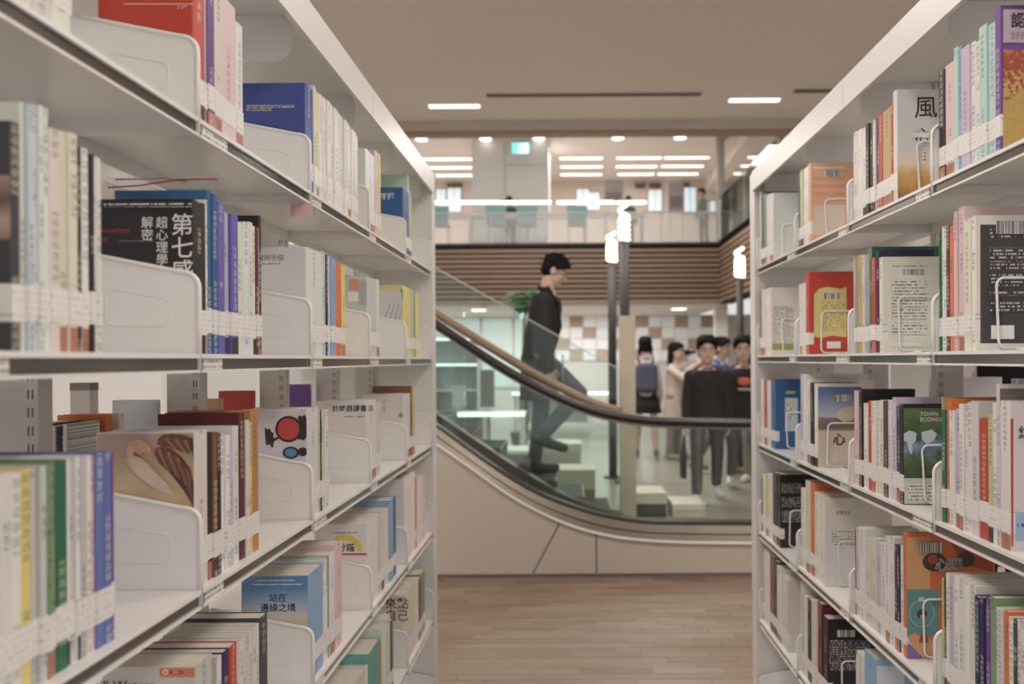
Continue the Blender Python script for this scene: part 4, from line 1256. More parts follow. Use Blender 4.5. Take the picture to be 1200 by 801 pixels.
# back wall of the upper floor with windows, vents, boards
YB = 24.5
struct('wall_back.001', MB().box(-8.9, 6, YB, YB + 0.2, ZT, ZU), mat('upper_wall', (0.62, 0.53, 0.46), 0.7))
WIN = mat('daylit_pane', (0.62, 0.76, 0.82), 0.2, emit=0.55)
for i, (a, b, t_, u_) in enumerate(((525, 540, 221, 248), (676, 690, 222, 246), (690, 702, 226, 246), (760, 775, 223, 247), (802, 815, 220, 250), (816, 830, 238, 250), (832, 843, 236, 250), (560 - 48, 522, 222, 246))):
    p0, p1 = W(a, u_, YB), W(b, t_, YB)
    wn = struct('window_%d' % (i + 1), MB().box(p0.x - 0.04, p1.x + 0.04, YB - 0.05, YB, p0.z - 0.04, p1.z + 0.04), mat('window_frame', (0.45, 0.36, 0.30), 0.5))
    mid = (p0.x + p1.x) / 2
    MB().box(p0.x, mid - 0.012, YB - 0.06, YB - 0.05, p0.z, p1.z).build('pane', WIN, wn)
    MB().box(mid + 0.012, p1.x, YB - 0.06, YB - 0.05, p0.z, p1.z).build('pane', WIN, wn)
for i, (a, b, t_, u_, where) in enumerate(((523, 541, 213.5, 217.5, 'left of the white core block'), (745, 757, 213, 219, 'right of the tall board'), (762, 775, 213, 218.5, 'second from the tall board'),
                                           (802, 809, 212.5, 218.5, 'beside the grey display board'), (830, 841, 212, 218, 'next to the grey column'))):
    p0, p1 = W(a, u_, YB - 0.2), W(b, t_, YB - 0.2)
    v = thing('wall_vent', 'small dark brown wall vent on the upper floor, %s' % where, 'vent', (p0.x, YB - 0.002, p0.z), 'wall vents of the upper floor')
    ww, hh = p1.x - p0.x, p1.z - p0.z
    MB().box(0, ww, -0.06, 0, 0, hh).build('vent_frame', mat('vent_brown', (0.13, 0.09, 0.07), 0.6), v)
    for k in range(3):
        MB().box(0.02, ww - 0.02, -0.075, -0.06, hh * (k + 0.3) / 3, hh * (k + 0.6) / 3).build('slat', mat('vent_slat', (0.2, 0.145, 0.115), 0.6), v)
for (a, b, t_, u_, Yb, lab) in ((708, 730, 211, 240, 20.2, 'grey display board on the upper floor behind the counter, left one'),
                                (783, 801, 213, 248, 20.0, 'grey display board on the upper floor near the grey column, right one')):
    p0, p1 = W(a, u_, Yb), W(b, t_, Yb)
    v = thing('display_board', lab, 'board', ((p0.x + p1.x) / 2, Yb, ZT))
    hw = (p1.x - p0.x) / 2
    MB().box(-hw, hw, -0.03, 0.03, p0.z - ZT, p1.z - ZT).build('panel', mat('board_grey', (0.42, 0.38, 0.37), 0.6), v)
    MB().box(-hw * 0.8, hw * 0.8, -0.036, -0.03, p0.z - ZT + 0.1, (p0.z + p1.z) / 2 - ZT).build('notice', mat('notice_grey', (0.27, 0.24, 0.24), 0.6), v)
    for q in (-hw * 0.8, hw * 0.8):
        MB().box(q - 0.02, q + 0.02, -0.02, 0.02, 0, p0.z - ZT).build('leg', GREYST, v)


# ---- lamps
def linear_lamp(x0, x1, y, z, label, group, depth=0.09, cat='lamp', name='ceiling_lamp'):
    t = thing(name, label, cat, ((x0 + x1) / 2, y, z), group)
    L = (x1 - x0) / 2
    f = MB().box(-L - 0.015, L + 0.015, -depth / 2 - 0.015, depth / 2 + 0.015, -0.012, 0.0)
    f.build('frame', WHITEP, t)
    MB().box(-L, L, -depth / 2, depth / 2, -0.022, -0.012).build('diffuser', LAMP, t)
    return t


for (a, b, py, lab) in ((503, 562, 122, 'slim ceiling lamp over the aisle, at the left of the long slot'), (855, 913, 117, 'slim ceiling lamp over the aisle, at the right of the long slot')):
    Y = (CEIL - EYE) * F / (VY - py)
    linear_lamp(W(a, py, Y).x, W(b, py, Y).x, Y, CEIL, lab, 'slim ceiling lamps', 0.07)
for (a, b, py, lab) in ((570, 822, 111, 'long dark slot vent in the brown ceiling between two lamps'), (930, 978, 108, 'short dark slot vent in the ceiling above the right bookcase')):
    Y = (CEIL - EYE) * F / (VY - py)
    v = thing('ceiling_vent', lab, 'vent', (W(a, py, Y).x, Y, CEIL)); n = W(b, py, Y).x - W(a, py, Y).x
    MB().box(0, n, -0.05, 0.05, -0.006, 0).build('frame', mat('slot_frame', (0.25, 0.22, 0.2), 0.6), v)
    MB().box(0.01, n - 0.01, -0.03, 0.03, -0.008, -0.006).build('slot', mat('slot_shadow', (0.12, 0.10, 0.09), 0.8), v)
n = 0
for r, (py, segs) in enumerate(((185, ((491, 554), (656, 706), (723, 775), (779, 831), (875, 888))), (195, ((498, 554), (657, 706), (722, 770), (775, 824), (868, 891))),
                                (204, ((511, 554), (657, 705), (724, 766), (771, 818), (860, 879))))):
    Y = (ZU - EYE) * F / (VY - py)
    for k, (a, b) in enumerate(segs):
        linear_lamp(W(a, py, Y).x, W(b, py, Y).x, Y, ZU, 'bright strip lamp on the upper ceiling, %s row from the front, %s from the left' % (ORD[r], ORD[k]), 'strip lamps on the upper ceiling', 0.11)
for k, (a, b) in enumerate(((486, 502), (561, 577), (624, 639), (716, 732), (789, 805))):
    Y = (ZU - EYE) * F / (VY - 161)
    t = thing('downlight', 'short bright downlight at the front edge of the upper ceiling, %s from the left' % ORD[k], 'lamp', (W((a + b) / 2, 161, Y).x, Y, ZU), 'downlights of the upper ceiling')
    MB().loft([(0, 0, -0.02, 0.17, 0.17), (0, 0, 0, 0.18, 0.18)]).build('ring', WHITEP, t, smooth=False)
    MB().loft([(0, 0, -0.035, 0.14, 0.14), (0, 0, -0.02, 0.14, 0.14)]).build('diffuser', LAMP, t)


def exit_sign(px0, px1, py0, py1, Y, zc, label):
    p0, p1 = W(px0, py1, Y), W(px1, py0, Y)
    t = thing('exit_sign', label, 'sign', ((p0.x + p1.x) / 2, Y, p0.z))
    w_, h_ = (p1.x - p0.x) / 2, p1.z - p0.z
    MB().box(-w_ - 0.01, w_ + 0.01, 0.0, 0.05, -0.01, h_ + 0.01).build('housing', WHITEP, t)
    MB().box(-w_, w_, -0.006, 0, 0, h_).build('face', mat('exit_green', (0.22, 0.80, 0.74), 0.4, emit=1.0), t)
    g = MB()
    wm = mat('exit_white', (0.9, 1.0, 0.97), 0.4, emit=2.5)
    g.ball((w_ * 0.2, -0.008, h_ * 0.82), (h_ * 0.09, 0.003, h_ * 0.09))
    for (a, b) in (((0.15, 0.7), (0.0, 0.42)), ((0.0, 0.42), (0.28, 0.24)), ((0.28, 0.24), (0.2, 0.08)), ((0.0, 0.42), (-0.3, 0.15)), ((0.12, 0.66), (0.42, 0.5)), ((0.12, 0.66), (-0.22, 0.56))):
        g.capsule((a[0] * w_, -0.008, a[1] * h_), (b[0] * w_, -0.008, b[1] * h_), h_ * 0.05, h_ * 0.045, 6)
    g.box(w_ * 0.55, w_ * 0.8, -0.009, -0.006, h_ * 0.1, h_ * 0.9)
    g.build('pictogram', wm, t)
    if zc:
        MB().box(-0.01, 0.01, 0.01, 0.03, h_, zc - p0.z).build('hanger', GREYST, t)


exit_sign(600, 620, 167, 180, YC - 0.06, None, 'glowing teal exit sign on the white core block of the upper floor')
exit_sign(609, 617, 361, 373, 18.4, ZB - 0.021, 'small glowing teal exit sign behind the man on the escalator')

# ---- reading counter on the upper floor with its light bars and teal chairs
YD = 18.75
ct = thing('reading_counter', 'long pale reading counter behind the upper balustrade', 'counter', (0, YD, ZT))
xa, xb = W(480, 250, YD).x, W(757, 250, YD).x
MB().box(xa, xb, -0.25, 0.25, 0.70, 0.74).build('counter_top', mat('counter_top', (0.66, 0.64, 0.61), 0.4), ct)
for k in range(5):
    q = xa + 0.1 + (xb - xa - 0.2) * k / 4
    MB().box(q - 0.03, q + 0.03, -0.22, 0.22, 0, 0.70).build('leg', GREYST, ct)
for k, (a, b) in enumerate(((487, 517.5), (520, 585.5), (587.5, 645.5), (653, 720.5), (722.5, 757))):
    p0, p1 = W(a, 237.5, YD), W(b, 237.5, YD)
    t = thing('light_bar', 'glowing light bar over the upper reading counter, %s from the left' % ORD[k], 'lamp', ((p0.x + p1.x) / 2, YD, ZT + 0.74), 'light bars on the reading counter')
    L = (p1.x - p0.x) / 2; hz = p0.z - ZT - 0.74
    MB().box(-L, L, -0.05, 0.05, hz - 0.02, hz + 0.03).build('diffuser', LAMP, t)
    for q in (-L + 0.06, L - 0.06):
        MB().box(q - 0.02, q + 0.02, -0.02, 0.02, 0, hz - 0.03).build('post', GREYST, t)


def chair(loc, label, rz=0.0):
    t = thing('chair', label, 'chair', loc, 'teal chairs at the reading counter', rz)
    TEAL = mat('teal_shell', (0.20, 0.38, 0.36), 0.5)
    MB().box(-0.21, 0.21, -0.2, 0.2, 0.43, 0.46).build('seat', TEAL, t)
    MB().prism([(-0.21, 0.46), (0.21, 0.46), (0.235, 0.85), (-0.235, 0.85)], 'y', -0.22, -0.19).build('backrest', TEAL, t)
    for sx_ in (-1, 1):
        for sy in (-1, 1):
            MB().tube([(sx_ * 0.17, sy * 0.16, 0.43), (sx_ * 0.2, sy * 0.2, 0)], 0.014, 6).build('leg', GREYST, t)


for px, lab in ((516, 'teal chair at the upper counter, leftmost by the bookcase'), (582, 'teal chair at the upper counter, left of the seated reader'), (618, 'teal chair at the upper counter, right of the seated reader'),
                (676, 'teal chair at the upper counter, under the fourth light bar')):
    chair((W(px, 268, 18.25).x, 18.25, ZT), lab)

# ---- lower hall: back wall with checkered panels
YW = 22.4
wl = struct('wall_back.002', MB().box(-8.9, 6, YW, YW + 0.2, 0, ZB), mat('hall_wall', (0.70, 0.67, 0.64), 0.7))
cells = ['wwbwwbwbwwbwbw', 'bwwbwwbwbwwwwb', 'wbwwwbwwwbwbww', 'wwbwbwwbwwbwwb']
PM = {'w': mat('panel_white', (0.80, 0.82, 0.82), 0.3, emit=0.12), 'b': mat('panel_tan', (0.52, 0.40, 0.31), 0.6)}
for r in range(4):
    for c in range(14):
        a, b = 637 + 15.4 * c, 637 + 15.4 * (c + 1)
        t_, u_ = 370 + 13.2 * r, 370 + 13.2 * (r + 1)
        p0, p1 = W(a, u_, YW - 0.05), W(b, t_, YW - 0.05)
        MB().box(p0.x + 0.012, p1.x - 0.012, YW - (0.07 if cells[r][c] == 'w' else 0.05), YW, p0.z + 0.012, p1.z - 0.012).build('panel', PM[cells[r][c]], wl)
for k, (px, lab) in enumerate(((797, 'flat ceiling lamp of the lower hall, above the photographer'), (560, 'flat ceiling lamp of the lower hall, beyond the glass on the left'))):
    linear_lamp(W(px - 8, 358, 19.0).x, W(px + 8, 358, 19.0).x, 19.2, ZB - 0.02, lab, 'flat lamps of the lower hall', 0.4)
struct('column.001', MB().box(W(845, 400, 18.6).x - 0.14, W(845, 400, 18.6).x + 0.14, 18.5, 18.8, 0, ZB), WHITEP)

for i, (a, b) in enumerate(((440, 478), (482, 520), (524, 562), (566, 600), (604, 634))):  # added glowing windows, put in to brighten the hall wall
    p0, p1 = W(a, 452, YW), W(b, 373, YW)
    wn = struct('window_%d' % (i + 11), MB().box(p0.x - 0.05, p1.x + 0.05, YW - 0.06, YW, p0.z - 0.05, p1.z + 0.05), WHITEP)
    mid = (p0.z * 0.4 + p1.z * 0.6)
    MB().box(p0.x, p1.x, YW - 0.07, YW - 0.06, p0.z, mid - 0.03).build('pane', mat('added_glow_pane', (0.60, 0.67, 0.66), 0.15, emit=0.3), wn)
    MB().box(p0.x, p1.x, YW - 0.07, YW - 0.06, mid + 0.03, p1.z).build('pane', MATS['added_glow_pane'], wn)

# desks with light bars seen through the glass
def lit_desk(xa, xb, y, label, glow, z=0.74):
    t = thing('desk', label, 'desk', ((xa + xb) / 2, y, 0))
    L = (xb - xa) / 2
    MB().box(-L, L, 0, 0.6, z - 0.03, z).build('desk_top', mat('desk_top', (0.66, 0.68, 0.66), 0.35), t)
    MB().box(-L, L, -0.02, 0.0, z - 0.035, z + 0.015).build('light_strip', mat('strip_glow', (0.92, 0.97, 0.95), 0.5, emit=glow), t)
    for q in (-L + 0.04, L - 0.5, L - 0.04):
        MB().box(q - 0.025, q + 0.025, 0.03, 0.08, 0, z - 0.03).build('leg', WHITEP, t)
        MB().box(q - 0.025, q + 0.025, 0.52, 0.57, 0, z - 0.03).build('leg', WHITEP, t)
    MB().box(-L + 0.1, L - 0.55, 0.5, 0.53, 0.12, z - 0.05).build('modesty_panel', mat('desk_panel', (0.50, 0.55, 0.56), 0.5), t)


lit_desk(W(470, 483, 10).x, W(615, 483, 10).x, 10.0, 'pale desk with glowing front edge, seen through the escalator glass', 1.6)
lit_desk(W(600, 458, 16).x, W(722, 458, 16).x, 16.0, 'far desk with glowing front edge behind the walking man', 1.4)
for (px0, px1, py0, py1, Y, colr, lab) in ((563, 579, 433, 471, 10.35, (0.20, 0.19, 0.19), 'dark grey monitor standing on the lit desk'),
                                           (530, 546, 452, 474, 10.3, (0.42, 0.46, 0.46), 'light grey monitor standing at the left of the lit desk')):
    p0, p1 = W(px0, py1, Y), W(px1, py0, Y)
    t = thing('monitor', lab, 'monitor', ((p0.x + p1.x) / 2, Y, 0.74)); hw = (p1.x - p0.x) / 2
    MB().box(-hw, hw, 0, 0.04, 0.06, p1.z - 0.74).build('screen', mat('screen_%d' % px0, colr, 0.4), t)
    MB().box(-0.03, 0.03, 0.01, 0.03, 0.008, 0.08).build('stand', GREYST, t)
    MB().box(-0.09, 0.09, -0.05, 0.09, 0, 0.008).build('base', GREYST, t)
t = thing('display_shelf', 'white display shelf with two lit ledges beyond the escalator, left', 'shelf', (W(528, 430, 13).x, 13.0, 0))
for q in (-0.55, 0.42):
    MB().box(q, q + 0.03, 0, 0.4, 0, 1.75).build('side_panel', WHITEP, t)
MB().box(-0.55, 0.45, 0.38, 0.4, 0, 1.75).build('back_panel', mat('shelf_back', (0.45, 0.53, 0.53), 0.6), t)
for z in (0.5, 0.9, 1.31, 1.72):
    s = MB().box(-0.52, 0.42, 0, 0.38, z, z + 0.03).build('ledge', WHITEP, t)
    if z > 1.2:
        MB().box(-0.52, 0.42, -0.012, 0, z, z + 0.03).build('light_strip', MATS['strip_glow'], s)
for k, (px, py, Y, colr, hh) in enumerate(((650, 500, 9.5, (0.50, 0.48, 0.43), 0.44), (600, 520, 9.0, (0.60, 0.60, 0.57), 0.42))):
    t = thing('seat_cube', ('beige', 'pale grey')[k] + ' padded seat cube on the hall floor behind the guard glass', 'seat', (W(px, py, Y).x, Y, 0))
    MB().box(-0.3, 0.3, -0.25, 0.25, 0.03, hh - 0.1).build('body', mat('cube_%d' % k, colr, 0.8), t)
    MB().box(-0.31, 0.31, -0.26, 0.26, hh - 0.1, hh).build('cushion', mat('cube_top_%d' % k, tuple(min(1, c * 1.25) for c in colr), 0.8), t)
    MB().box(-0.26, 0.26, -0.21, 0.21, 0, 0.03).build('plinth', SLOT, t)
# block bench by the tan post and low pale bench
for (px0, px1, py, Y, hh, lab, cA) in ((640, 697, 600, 7.55, 0.40, 'brown block bench with pale cushion behind the guard glass', (0.36, 0.28, 0.21)),
                                       (740, 778, 603, 7.4, 0.21, 'low pale bench with dark base at the foot of the tan post', (0.09, 0.08, 0.07)),
                                       (785, 822, 603, 7.35, 0.12, 'low cream block imitating a floor reflection, right of the pale bench', (0.60, 0.54, 0.44))):  # cream block stands in for bright reflecting marks on the floor
    xa, xb = W(px0, py, Y).x, W(px1, py, Y).x
    t = thing('bench', lab, 'bench', ((xa + xb) / 2, Y, 0)); L = (xb - xa) / 2
    MB().box(-L, L, -0.2, 0.2, 0, hh * 0.55).build('base', mat('bench_%d' % px0, cA, 0.7), t)
    MB().box(-L, L, -0.21, 0.21, hh * 0.55, hh).build('cushion', mat('bench_top', (0.66, 0.60, 0.50), 0.7), t)


# ---- lamp posts with twisted glowing tubes
def lamp_post(px, pybase_top, pytop, Y, r, label):
    b = W(px, pybase_top, Y)
    t = thing('lamp_post', label, 'lamp', (b.x, Y, 0), 'dark lamp posts with twisted glowing tubes')
    zt = W(px, pytop, Y).z
    MB().loft([(0, 0, 0.02, r, r), (0, 0, b.z, r, r)], 12).build('pole', mat('pole_dark', (0.026, 0.024, 0.024), 0.6), t, smooth=True)
    MB().loft([(0, 0, 0, r * 2.2, r * 2.2), (0, 0, 0.02, r * 2.2, r * 2.2)], 16).build('base_plate', DMETAL, t)
    H_ = zt - b.z
    pts = []
    for k in range(110):
        s = k / 109
        if s < 0.6:
            a = s / 0.6 * 2 * PI * 4.5
            pts.append((0.052 * math.cos(a), 0.052 * math.sin(a), b.z + 0.025 + s * H_))
        else:
            q = (s - 0.6) / 0.4
            pts.append((0.052 * math.cos(q * PI * 2.0) * (1 - 0.2 * q), 0.02 * math.sin(q * PI), b.z + 0.025 + s * H_))
    MB().tube(pts, 0.019, 8).build('glowing_tube', mat('warm_glow', (1.0, 0.88, 0.70), 0.5, emit=3.0), t, smooth=True)


lamp_post(717, 308, 274, 9.6, 0.05, 'dark lamp post with twisted glowing tube, left one of the close pair')
lamp_post(731.5, 283, 240, 9.2, 0.056, 'taller dark lamp post rising behind the tan post')
lamp_post(867, 326, 292, 10.2, 0.045, 'dark lamp post with glowing tube beside the right bookcase')

# ---- potted palm behind the escalator
pp = thing('potted_palm', 'tall green potted palm standing behind the man on the escalator', 'plant', (W(615, 350, 11.3).x, 11.3, 0))
MB().loft([(0, 0, 0, 0.16, 0.16), (0, 0, 0.36, 0.21, 0.21), (0, 0, 0.40, 0.22, 0.22), (0, 0, 0.40, 0.18, 0.18), (0, 0, 0.36, 0.18, 0.18)]).build('pot', mat('pot_grey', (0.35, 0.33, 0.31), 0.7), pp, smooth=False)
MB().tube([(0, 0, 0.36), (0.02, 0, 0.9), (-0.02, 0.01, 1.5), (0, 0, 2.1)], [0.035, 0.03, 0.026, 0.022], 8).build('trunk', mat('trunk', (0.18, 0.12, 0.07), 0.9), pp, smooth=True)
LEAF = mat('palm_leaf', (0.035, 0.13, 0.05), 0.5, noise=(12, 0.25))
for k in range(17):
    a = k * 2.399; reach = RND.uniform(0.22, 0.36); up = RND.uniform(0.05, 0.36)
    fr = MB(); stem = []
    for s in range(7):
        q = s / 6
        stem.append(Vector((math.cos(a) * reach * q, math.sin(a) * reach * q, 2.02 + up * math.sin(q * 2.1) + 0.06 * q)))
    fr.tube(stem, 0.006, 5)
    side = Vector((-math.sin(a), math.cos(a), 0))
    for s in range(1, 7):
        for sg in (-1, 1):
            p = stem[s]; tip = p + side * sg * 0.12 + Vector((math.cos(a) * 0.09, math.sin(a) * 0.09, -0.03))
            wv = (stem[s] - stem[s - 1]).normalized() * 0.016
            fr.add([p - wv, p + wv, tip + Vector((0, 0, 0.004)), tip], [(0, 1, 2, 3)])
    fr.build('frond', LEAF, pp)

# ================================================================== PEOPLE
def person(loc, rz, height, label, P, group=None):
    """local frame: the figure faces -Y, its left side is +X; every joint is placed by angles"""
    s = height / 1.72
    root = thing('person', label, 'person', loc, group, rz)
    D = lambda k, d=0: math.radians(P.get(k, d))
    lean = D('lean', 2)

    def T(p):                                        # torso space (pelvis at 0) -> lean about X
        x, y, z = p
        c, q = math.cos(lean), math.sin(lean)
        return Vector((x, y * c - z * q, y * q + z * c))
    legs = {}
    for sx, k in ((1, 'l'), (-1, 'r')):
        hip = Vector((sx * 0.095, 0, -0.02))
        a = D('hip_' + k, 0); kn = D('knee_' + k, 4); ab = D('abd_' + k, 3)
        thigh = Vector((sx * math.sin(ab), -math.sin(a), -math.cos(a))).normalized() * 0.43
        b = a - kn
        shin = Vector((sx * math.sin(ab) * 0.4, -math.sin(b), -math.cos(b))).normalized() * 0.42
        knee = hip + thigh; ank = knee + shin
        pt = D('foot_' + k, 0)
        toe = ank + Vector((sx * 0.03, -0.15 * math.cos(pt), -0.055 + 0.15 * math.sin(pt)))
        heel = ank + Vector((0, 0.045, -0.05))
        legs[k] = (hip, knee, ank, toe, heel)
    low = min(min(l[3].z, l[4].z) for l in legs.values()) - 0.035
    P0 = Vector((0, 0, -low))
    for k in legs:
        legs[k] = [p + P0 for p in legs[k]]
    tp = lambda x, y, z: T((x, y, z)) + P0
    fem = P.get('fem', False)
    shw = 0.155 if fem else 0.185
    arms = {}
    for sx, k in ((1, 'l'), (-1, 'r')):
        sh_ = tp(sx * shw, 0.005, 0.418)
        a = D('sh_' + k, 2) ; ab = D('shab_' + k, 9); el = D('el_' + k, 12)
        yaw = D('elin_' + k, 0)
        up = Vector((sx * math.sin(ab), -math.sin(a) * math.cos(ab), -math.cos(a) * math.cos(ab))) * 0.285
        b = a + el
        fo = Vector((sx * (math.sin(ab) * 0.5 - math.sin(yaw)), -math.sin(b), -math.cos(b))).normalized() * 0.245
        elb = sh_ + up; wr = elb + fo
        hd = fo.normalized()
        arms[k] = (sh_, elb, wr, hd, sx)
    # head
    nb = tp(0, 0.01, 0.515); yaw = D('yaw', 0); pit = D('pitch', 0)
    RM = Matrix.Rotation(yaw, 3, 'Z') @ Matrix.Rotation(pit, 3, 'X')
    hc = nb + Vector((0, -0.014, 0.062)) + RM @ Vector((0, -0.012, 0.085))
    HS = P.get('head', 1.13)
    hc = hc + Vector((0, 0, 0.012))
    hp = lambda x, y, z: hc + RM @ Vector((x, y, z))
    hpx = lambda x, y, z: hc + RM @ (Vector((x, y, z)) * HS)

    def hsc(mb):
        mb.v = [tuple(hc + (Vector(p) - hc) * HS) for p in mb.v]
    sc = lambda mb: setattr(mb, 'v', [(a * s, b * s, c * s) for a, b, c in mb.v])

    def torso(mb, g, z0=-0.09, z1=0.52, belly=1.0):
        prof = [(-0.10, 0.150, 0.105), (-0.04, 0.168, 0.115), (0.05, 0.155, 0.105), (0.15, 0.142, 0.097), (0.26, 0.158, 0.106), (0.36, 0.172, 0.112), (0.43, 0.165, 0.100),
                (0.475, 0.120, 0.078), (0.51, 0.07, 0.06), (0.53, 0.055, 0.055)]
        rings = []
        for z, rx, ry in prof:
            if z0 - 1e-6 <= z <= z1:
                if fem:
                    rx *= 0.88
                rings.append((z, (rx + g) * 1.0, (ry + g)))
        n = 20; vs = []; fs = []
        for z, rx, ry in rings:
            for q in range(n):
                a = 2 * PI * q / n
                vs.append(tp(rx * math.cos(a), ry * math.sin(a), z))
        for i in range(len(rings) - 1):
            for q in range(n):
                fs.append((i * n + q, i * n + (q + 1) % n, (i + 1) * n + (q + 1) % n, (i + 1) * n + q))
        fs.append(tuple(range(n - 1, -1, -1))); fs.append(tuple((len(rings) - 1) * n + q for q in range(n)))
        mb.add(vs, fs)
    # ---- body: one continuous surface
    mb = MB(); torso(mb, 0.0)
    mb.capsule(tp(0, 0.012, 0.47), hp(0, 0.02, -0.05), 0.060, 0.056)
    body = mb; mb = MB()
    mb.ball(hp(0, 0.008, 0.025), (0.074, 0.094, 0.098), 20, 14, RM)
    mb.ball(hp(0, -0.022, -0.045), (0.060, 0.066, 0.070), 18, 12, RM)
    mb.ball(hp(0, -0.052, -0.085), (0.030, 0.026, 0.024), 12, 8, RM)              # chin
    mb.capsule(hp(0, -0.085, 0.012), hp(0, -0.102, -0.022), 0.009, 0.0135, 8)      # nose
    mb.ball(hp(0, -0.072, 0.03), (0.052, 0.016, 0.012), 12, 6, RM)                # brow
    for q in (-1, 1):
        mb.ball(hp(q * 0.076, 0.012, -0.005), (0.010, 0.022, 0.032), 10, 8, RM)   # ear
        mb.ball(hp(q * 0.036, -0.066, -0.028), (0.022, 0.016, 0.02), 10, 6, RM)   # cheek
    hsc(mb); body.add(mb.v, mb.f); mb = body
    for k in ('l', 'r'):
        hip, knee, ank, toe, heel = legs[k]
        mb.capsule(hip, knee, 0.082, 0.054); mb.capsule(knee, knee.lerp(ank, 0.4) + Vector((0, 0.012, 0)), 0.054, 0.054); mb.capsule(knee.lerp(ank, 0.35), ank, 0.053, 0.037)
        mb.capsule(heel, toe, 0.034, 0.030)
        sh_, elb, wr, hd, sx = arms[k]
        mb.capsule(sh_, elb, 0.050, 0.038); mb.capsule(elb, wr, 0.038, 0.026)
        # hand: palm, four curled fingers, thumb from the side
        side = Vector((0, -1, 0)) if abs(hd.y) < 0.75 else Vector((0, 0, 1))
        side = (side - hd * side.dot(hd)).normalized(); nrm = hd.cross(side).normalized()
        if nrm.x * sx > 0:
            nrm = -nrm                                # palm faces the body
        pb = wr + hd * 0.012; pe = wr + hd * 0.075
        for q in (-1, 0, 1):
            mb.capsule(pb + side * q * 0.014, pe + side * q * 0.021, 0.014, 0.0125, 8)
        for j, ln in enumerate((0.068, 0.078, 0.072, 0.056)):
            o_ = pe + side * (0.033 - 0.022 * j)
            m_ = o_ + (hd * 0.9 + nrm * 0.25).normalized() * ln * 0.5
            e_ = m_ + (hd * 0.6 + nrm * 0.75).normalized() * ln * 0.5
            mb.capsule(o_, m_, 0.0092, 0.0086, 8); mb.capsule(m_, e_, 0.0086, 0.0074, 8)
        o_ = pb + side * 0.026; m_ = o_ + (hd * 0.6 + side * 0.55 + nrm * 0.3).normalized() * 0.042
        mb.capsule(o_, m_, 0.0125, 0.0105, 8); mb.capsule(m_, m_ + (hd * 0.9 + nrm * 0.35).normalized() * 0.032, 0.0105, 0.0085, 8)
    sc(mb)
    vox = P.get('vox', 0.008)
    remesh_build(mb, 'body', SKIN, root, vox, 3)
    # ---- face
    for q in (-1, 1):
        m = MB(); m.ball(hp(q * 0.031, -0.0835, 0.006), (0.0125, 0.006, 0.0062), 10, 8, RM); hsc(m); sc(m)
        e = m.build('eye', flat((0.66, 0.62, 0.58)), root, smooth=True)
        m = MB(); m.ball(hp(q * 0.031, -0.0885, 0.006), (0.006, 0.003, 0.006), 8, 6, RM); hsc(m); sc(m); m.build('iris', INK, e, smooth=True)
        m = MB(); m.capsule(hp(q * 0.015, -0.090, 0.030), hp(q * 0.047, -0.078, 0.030), 0.004, 0.003, 6); hsc(m); sc(m); m.build('eyebrow', HAIR, root, smooth=True)
    m = MB(); m.capsule(hp(-0.02, -0.083, -0.056), hp(0.02, -0.083, -0.056), 0.0055, 0.0055, 8); hsc(m); sc(m); m.build('lips', flat((0.42, 0.18, 0.15)), root, smooth=True)
    # ---- hair
    hm = MB()
    hm.ball(hp(0, 0.030, 0.066), (0.090, 0.098, 0.084), 18, 12, RM)
    hm.ball(hp(0, 0.050, 0.010), (0.086, 0.070, 0.085), 16, 10, RM)
    for q in (-1, 1):
        hm.capsule(hp(q * 0.074, -0.040, 0.070), hp(q * 0.080, -0.012, 0.022), 0.024, 0.013, 8)
        for j in range(3):                           # fringe locks
            hm.capsule(hp(q * (0.012 + 0.022 * j), -0.080 + 0.004 * j, 0.090), hp(q * (0.030 + 0.022 * j), -0.084 + 0.014 * j, 0.084 - 0.022 * j), 0.022, 0.010, 8)
    for q in range(11):
        a = q * 0.57
        hm.capsule(hp(0.045 * math.cos(a), 0.01 + 0.05 * math.sin(a), 0.128), hp(0.08 * math.cos(a + .5), 0.012 + 0.09 * math.sin(a + .5), 0.108), 0.022, 0.012, 6)
    ln = P.get('hair', 'short')
    if ln == 'long':
        for q in range(7):
            a = PI * (0.05 + q / 6 * 0.9)
            hm.capsule(hp(0.07 * math.cos(a), 0.02 + 0.07 * math.sin(a), 0.03), hp(0.088 * math.cos(a), 0.03 + 0.075 * math.sin(a), -0.22), 0.034, 0.028, 8)
    if ln == 'bun':
        hm.ball(hp(0.0, 0.115, 0.07), (0.045, 0.045, 0.045), 12, 8, RM)
        hm.capsule(hp(-0.07, 0.03, 0), hp(-0.08, 0.03, -0.1), 0.03, 0.02, 8); hm.capsule(hp(0.07, 0.03, 0), hp(0.08, 0.03, -0.1), 0.03, 0.02, 8)
    hsc(hm); sc(hm); remesh_build(hm, 'hair', HAIR, root, max(vox, 0.008), 3)
    # ---- trousers / skirt / shoes
    if P.get('legs_col'):
        lm = mat('trousers_%d_%d' % (int(P['legs_col'][0] * 999), int(P['legs_col'][2] * 999)), P['legs_col'], 0.85, noise=(25, 0.15))
        m = MB(); torso(m, 0.012, -0.1, 0.06)
        for k in ('l', 'r'):
            hip, knee, ank, toe, heel = legs[k]
            c = P.get('cuff', 0.97)
            m.capsule(hip, knee, 0.096, 0.070); m.capsule(knee, knee.lerp(ank, c), 0.070, P.get('hem', 0.056))
        sc(m); remesh_build(m, 'trousers', lm, root, max(vox, 0.01), 3)
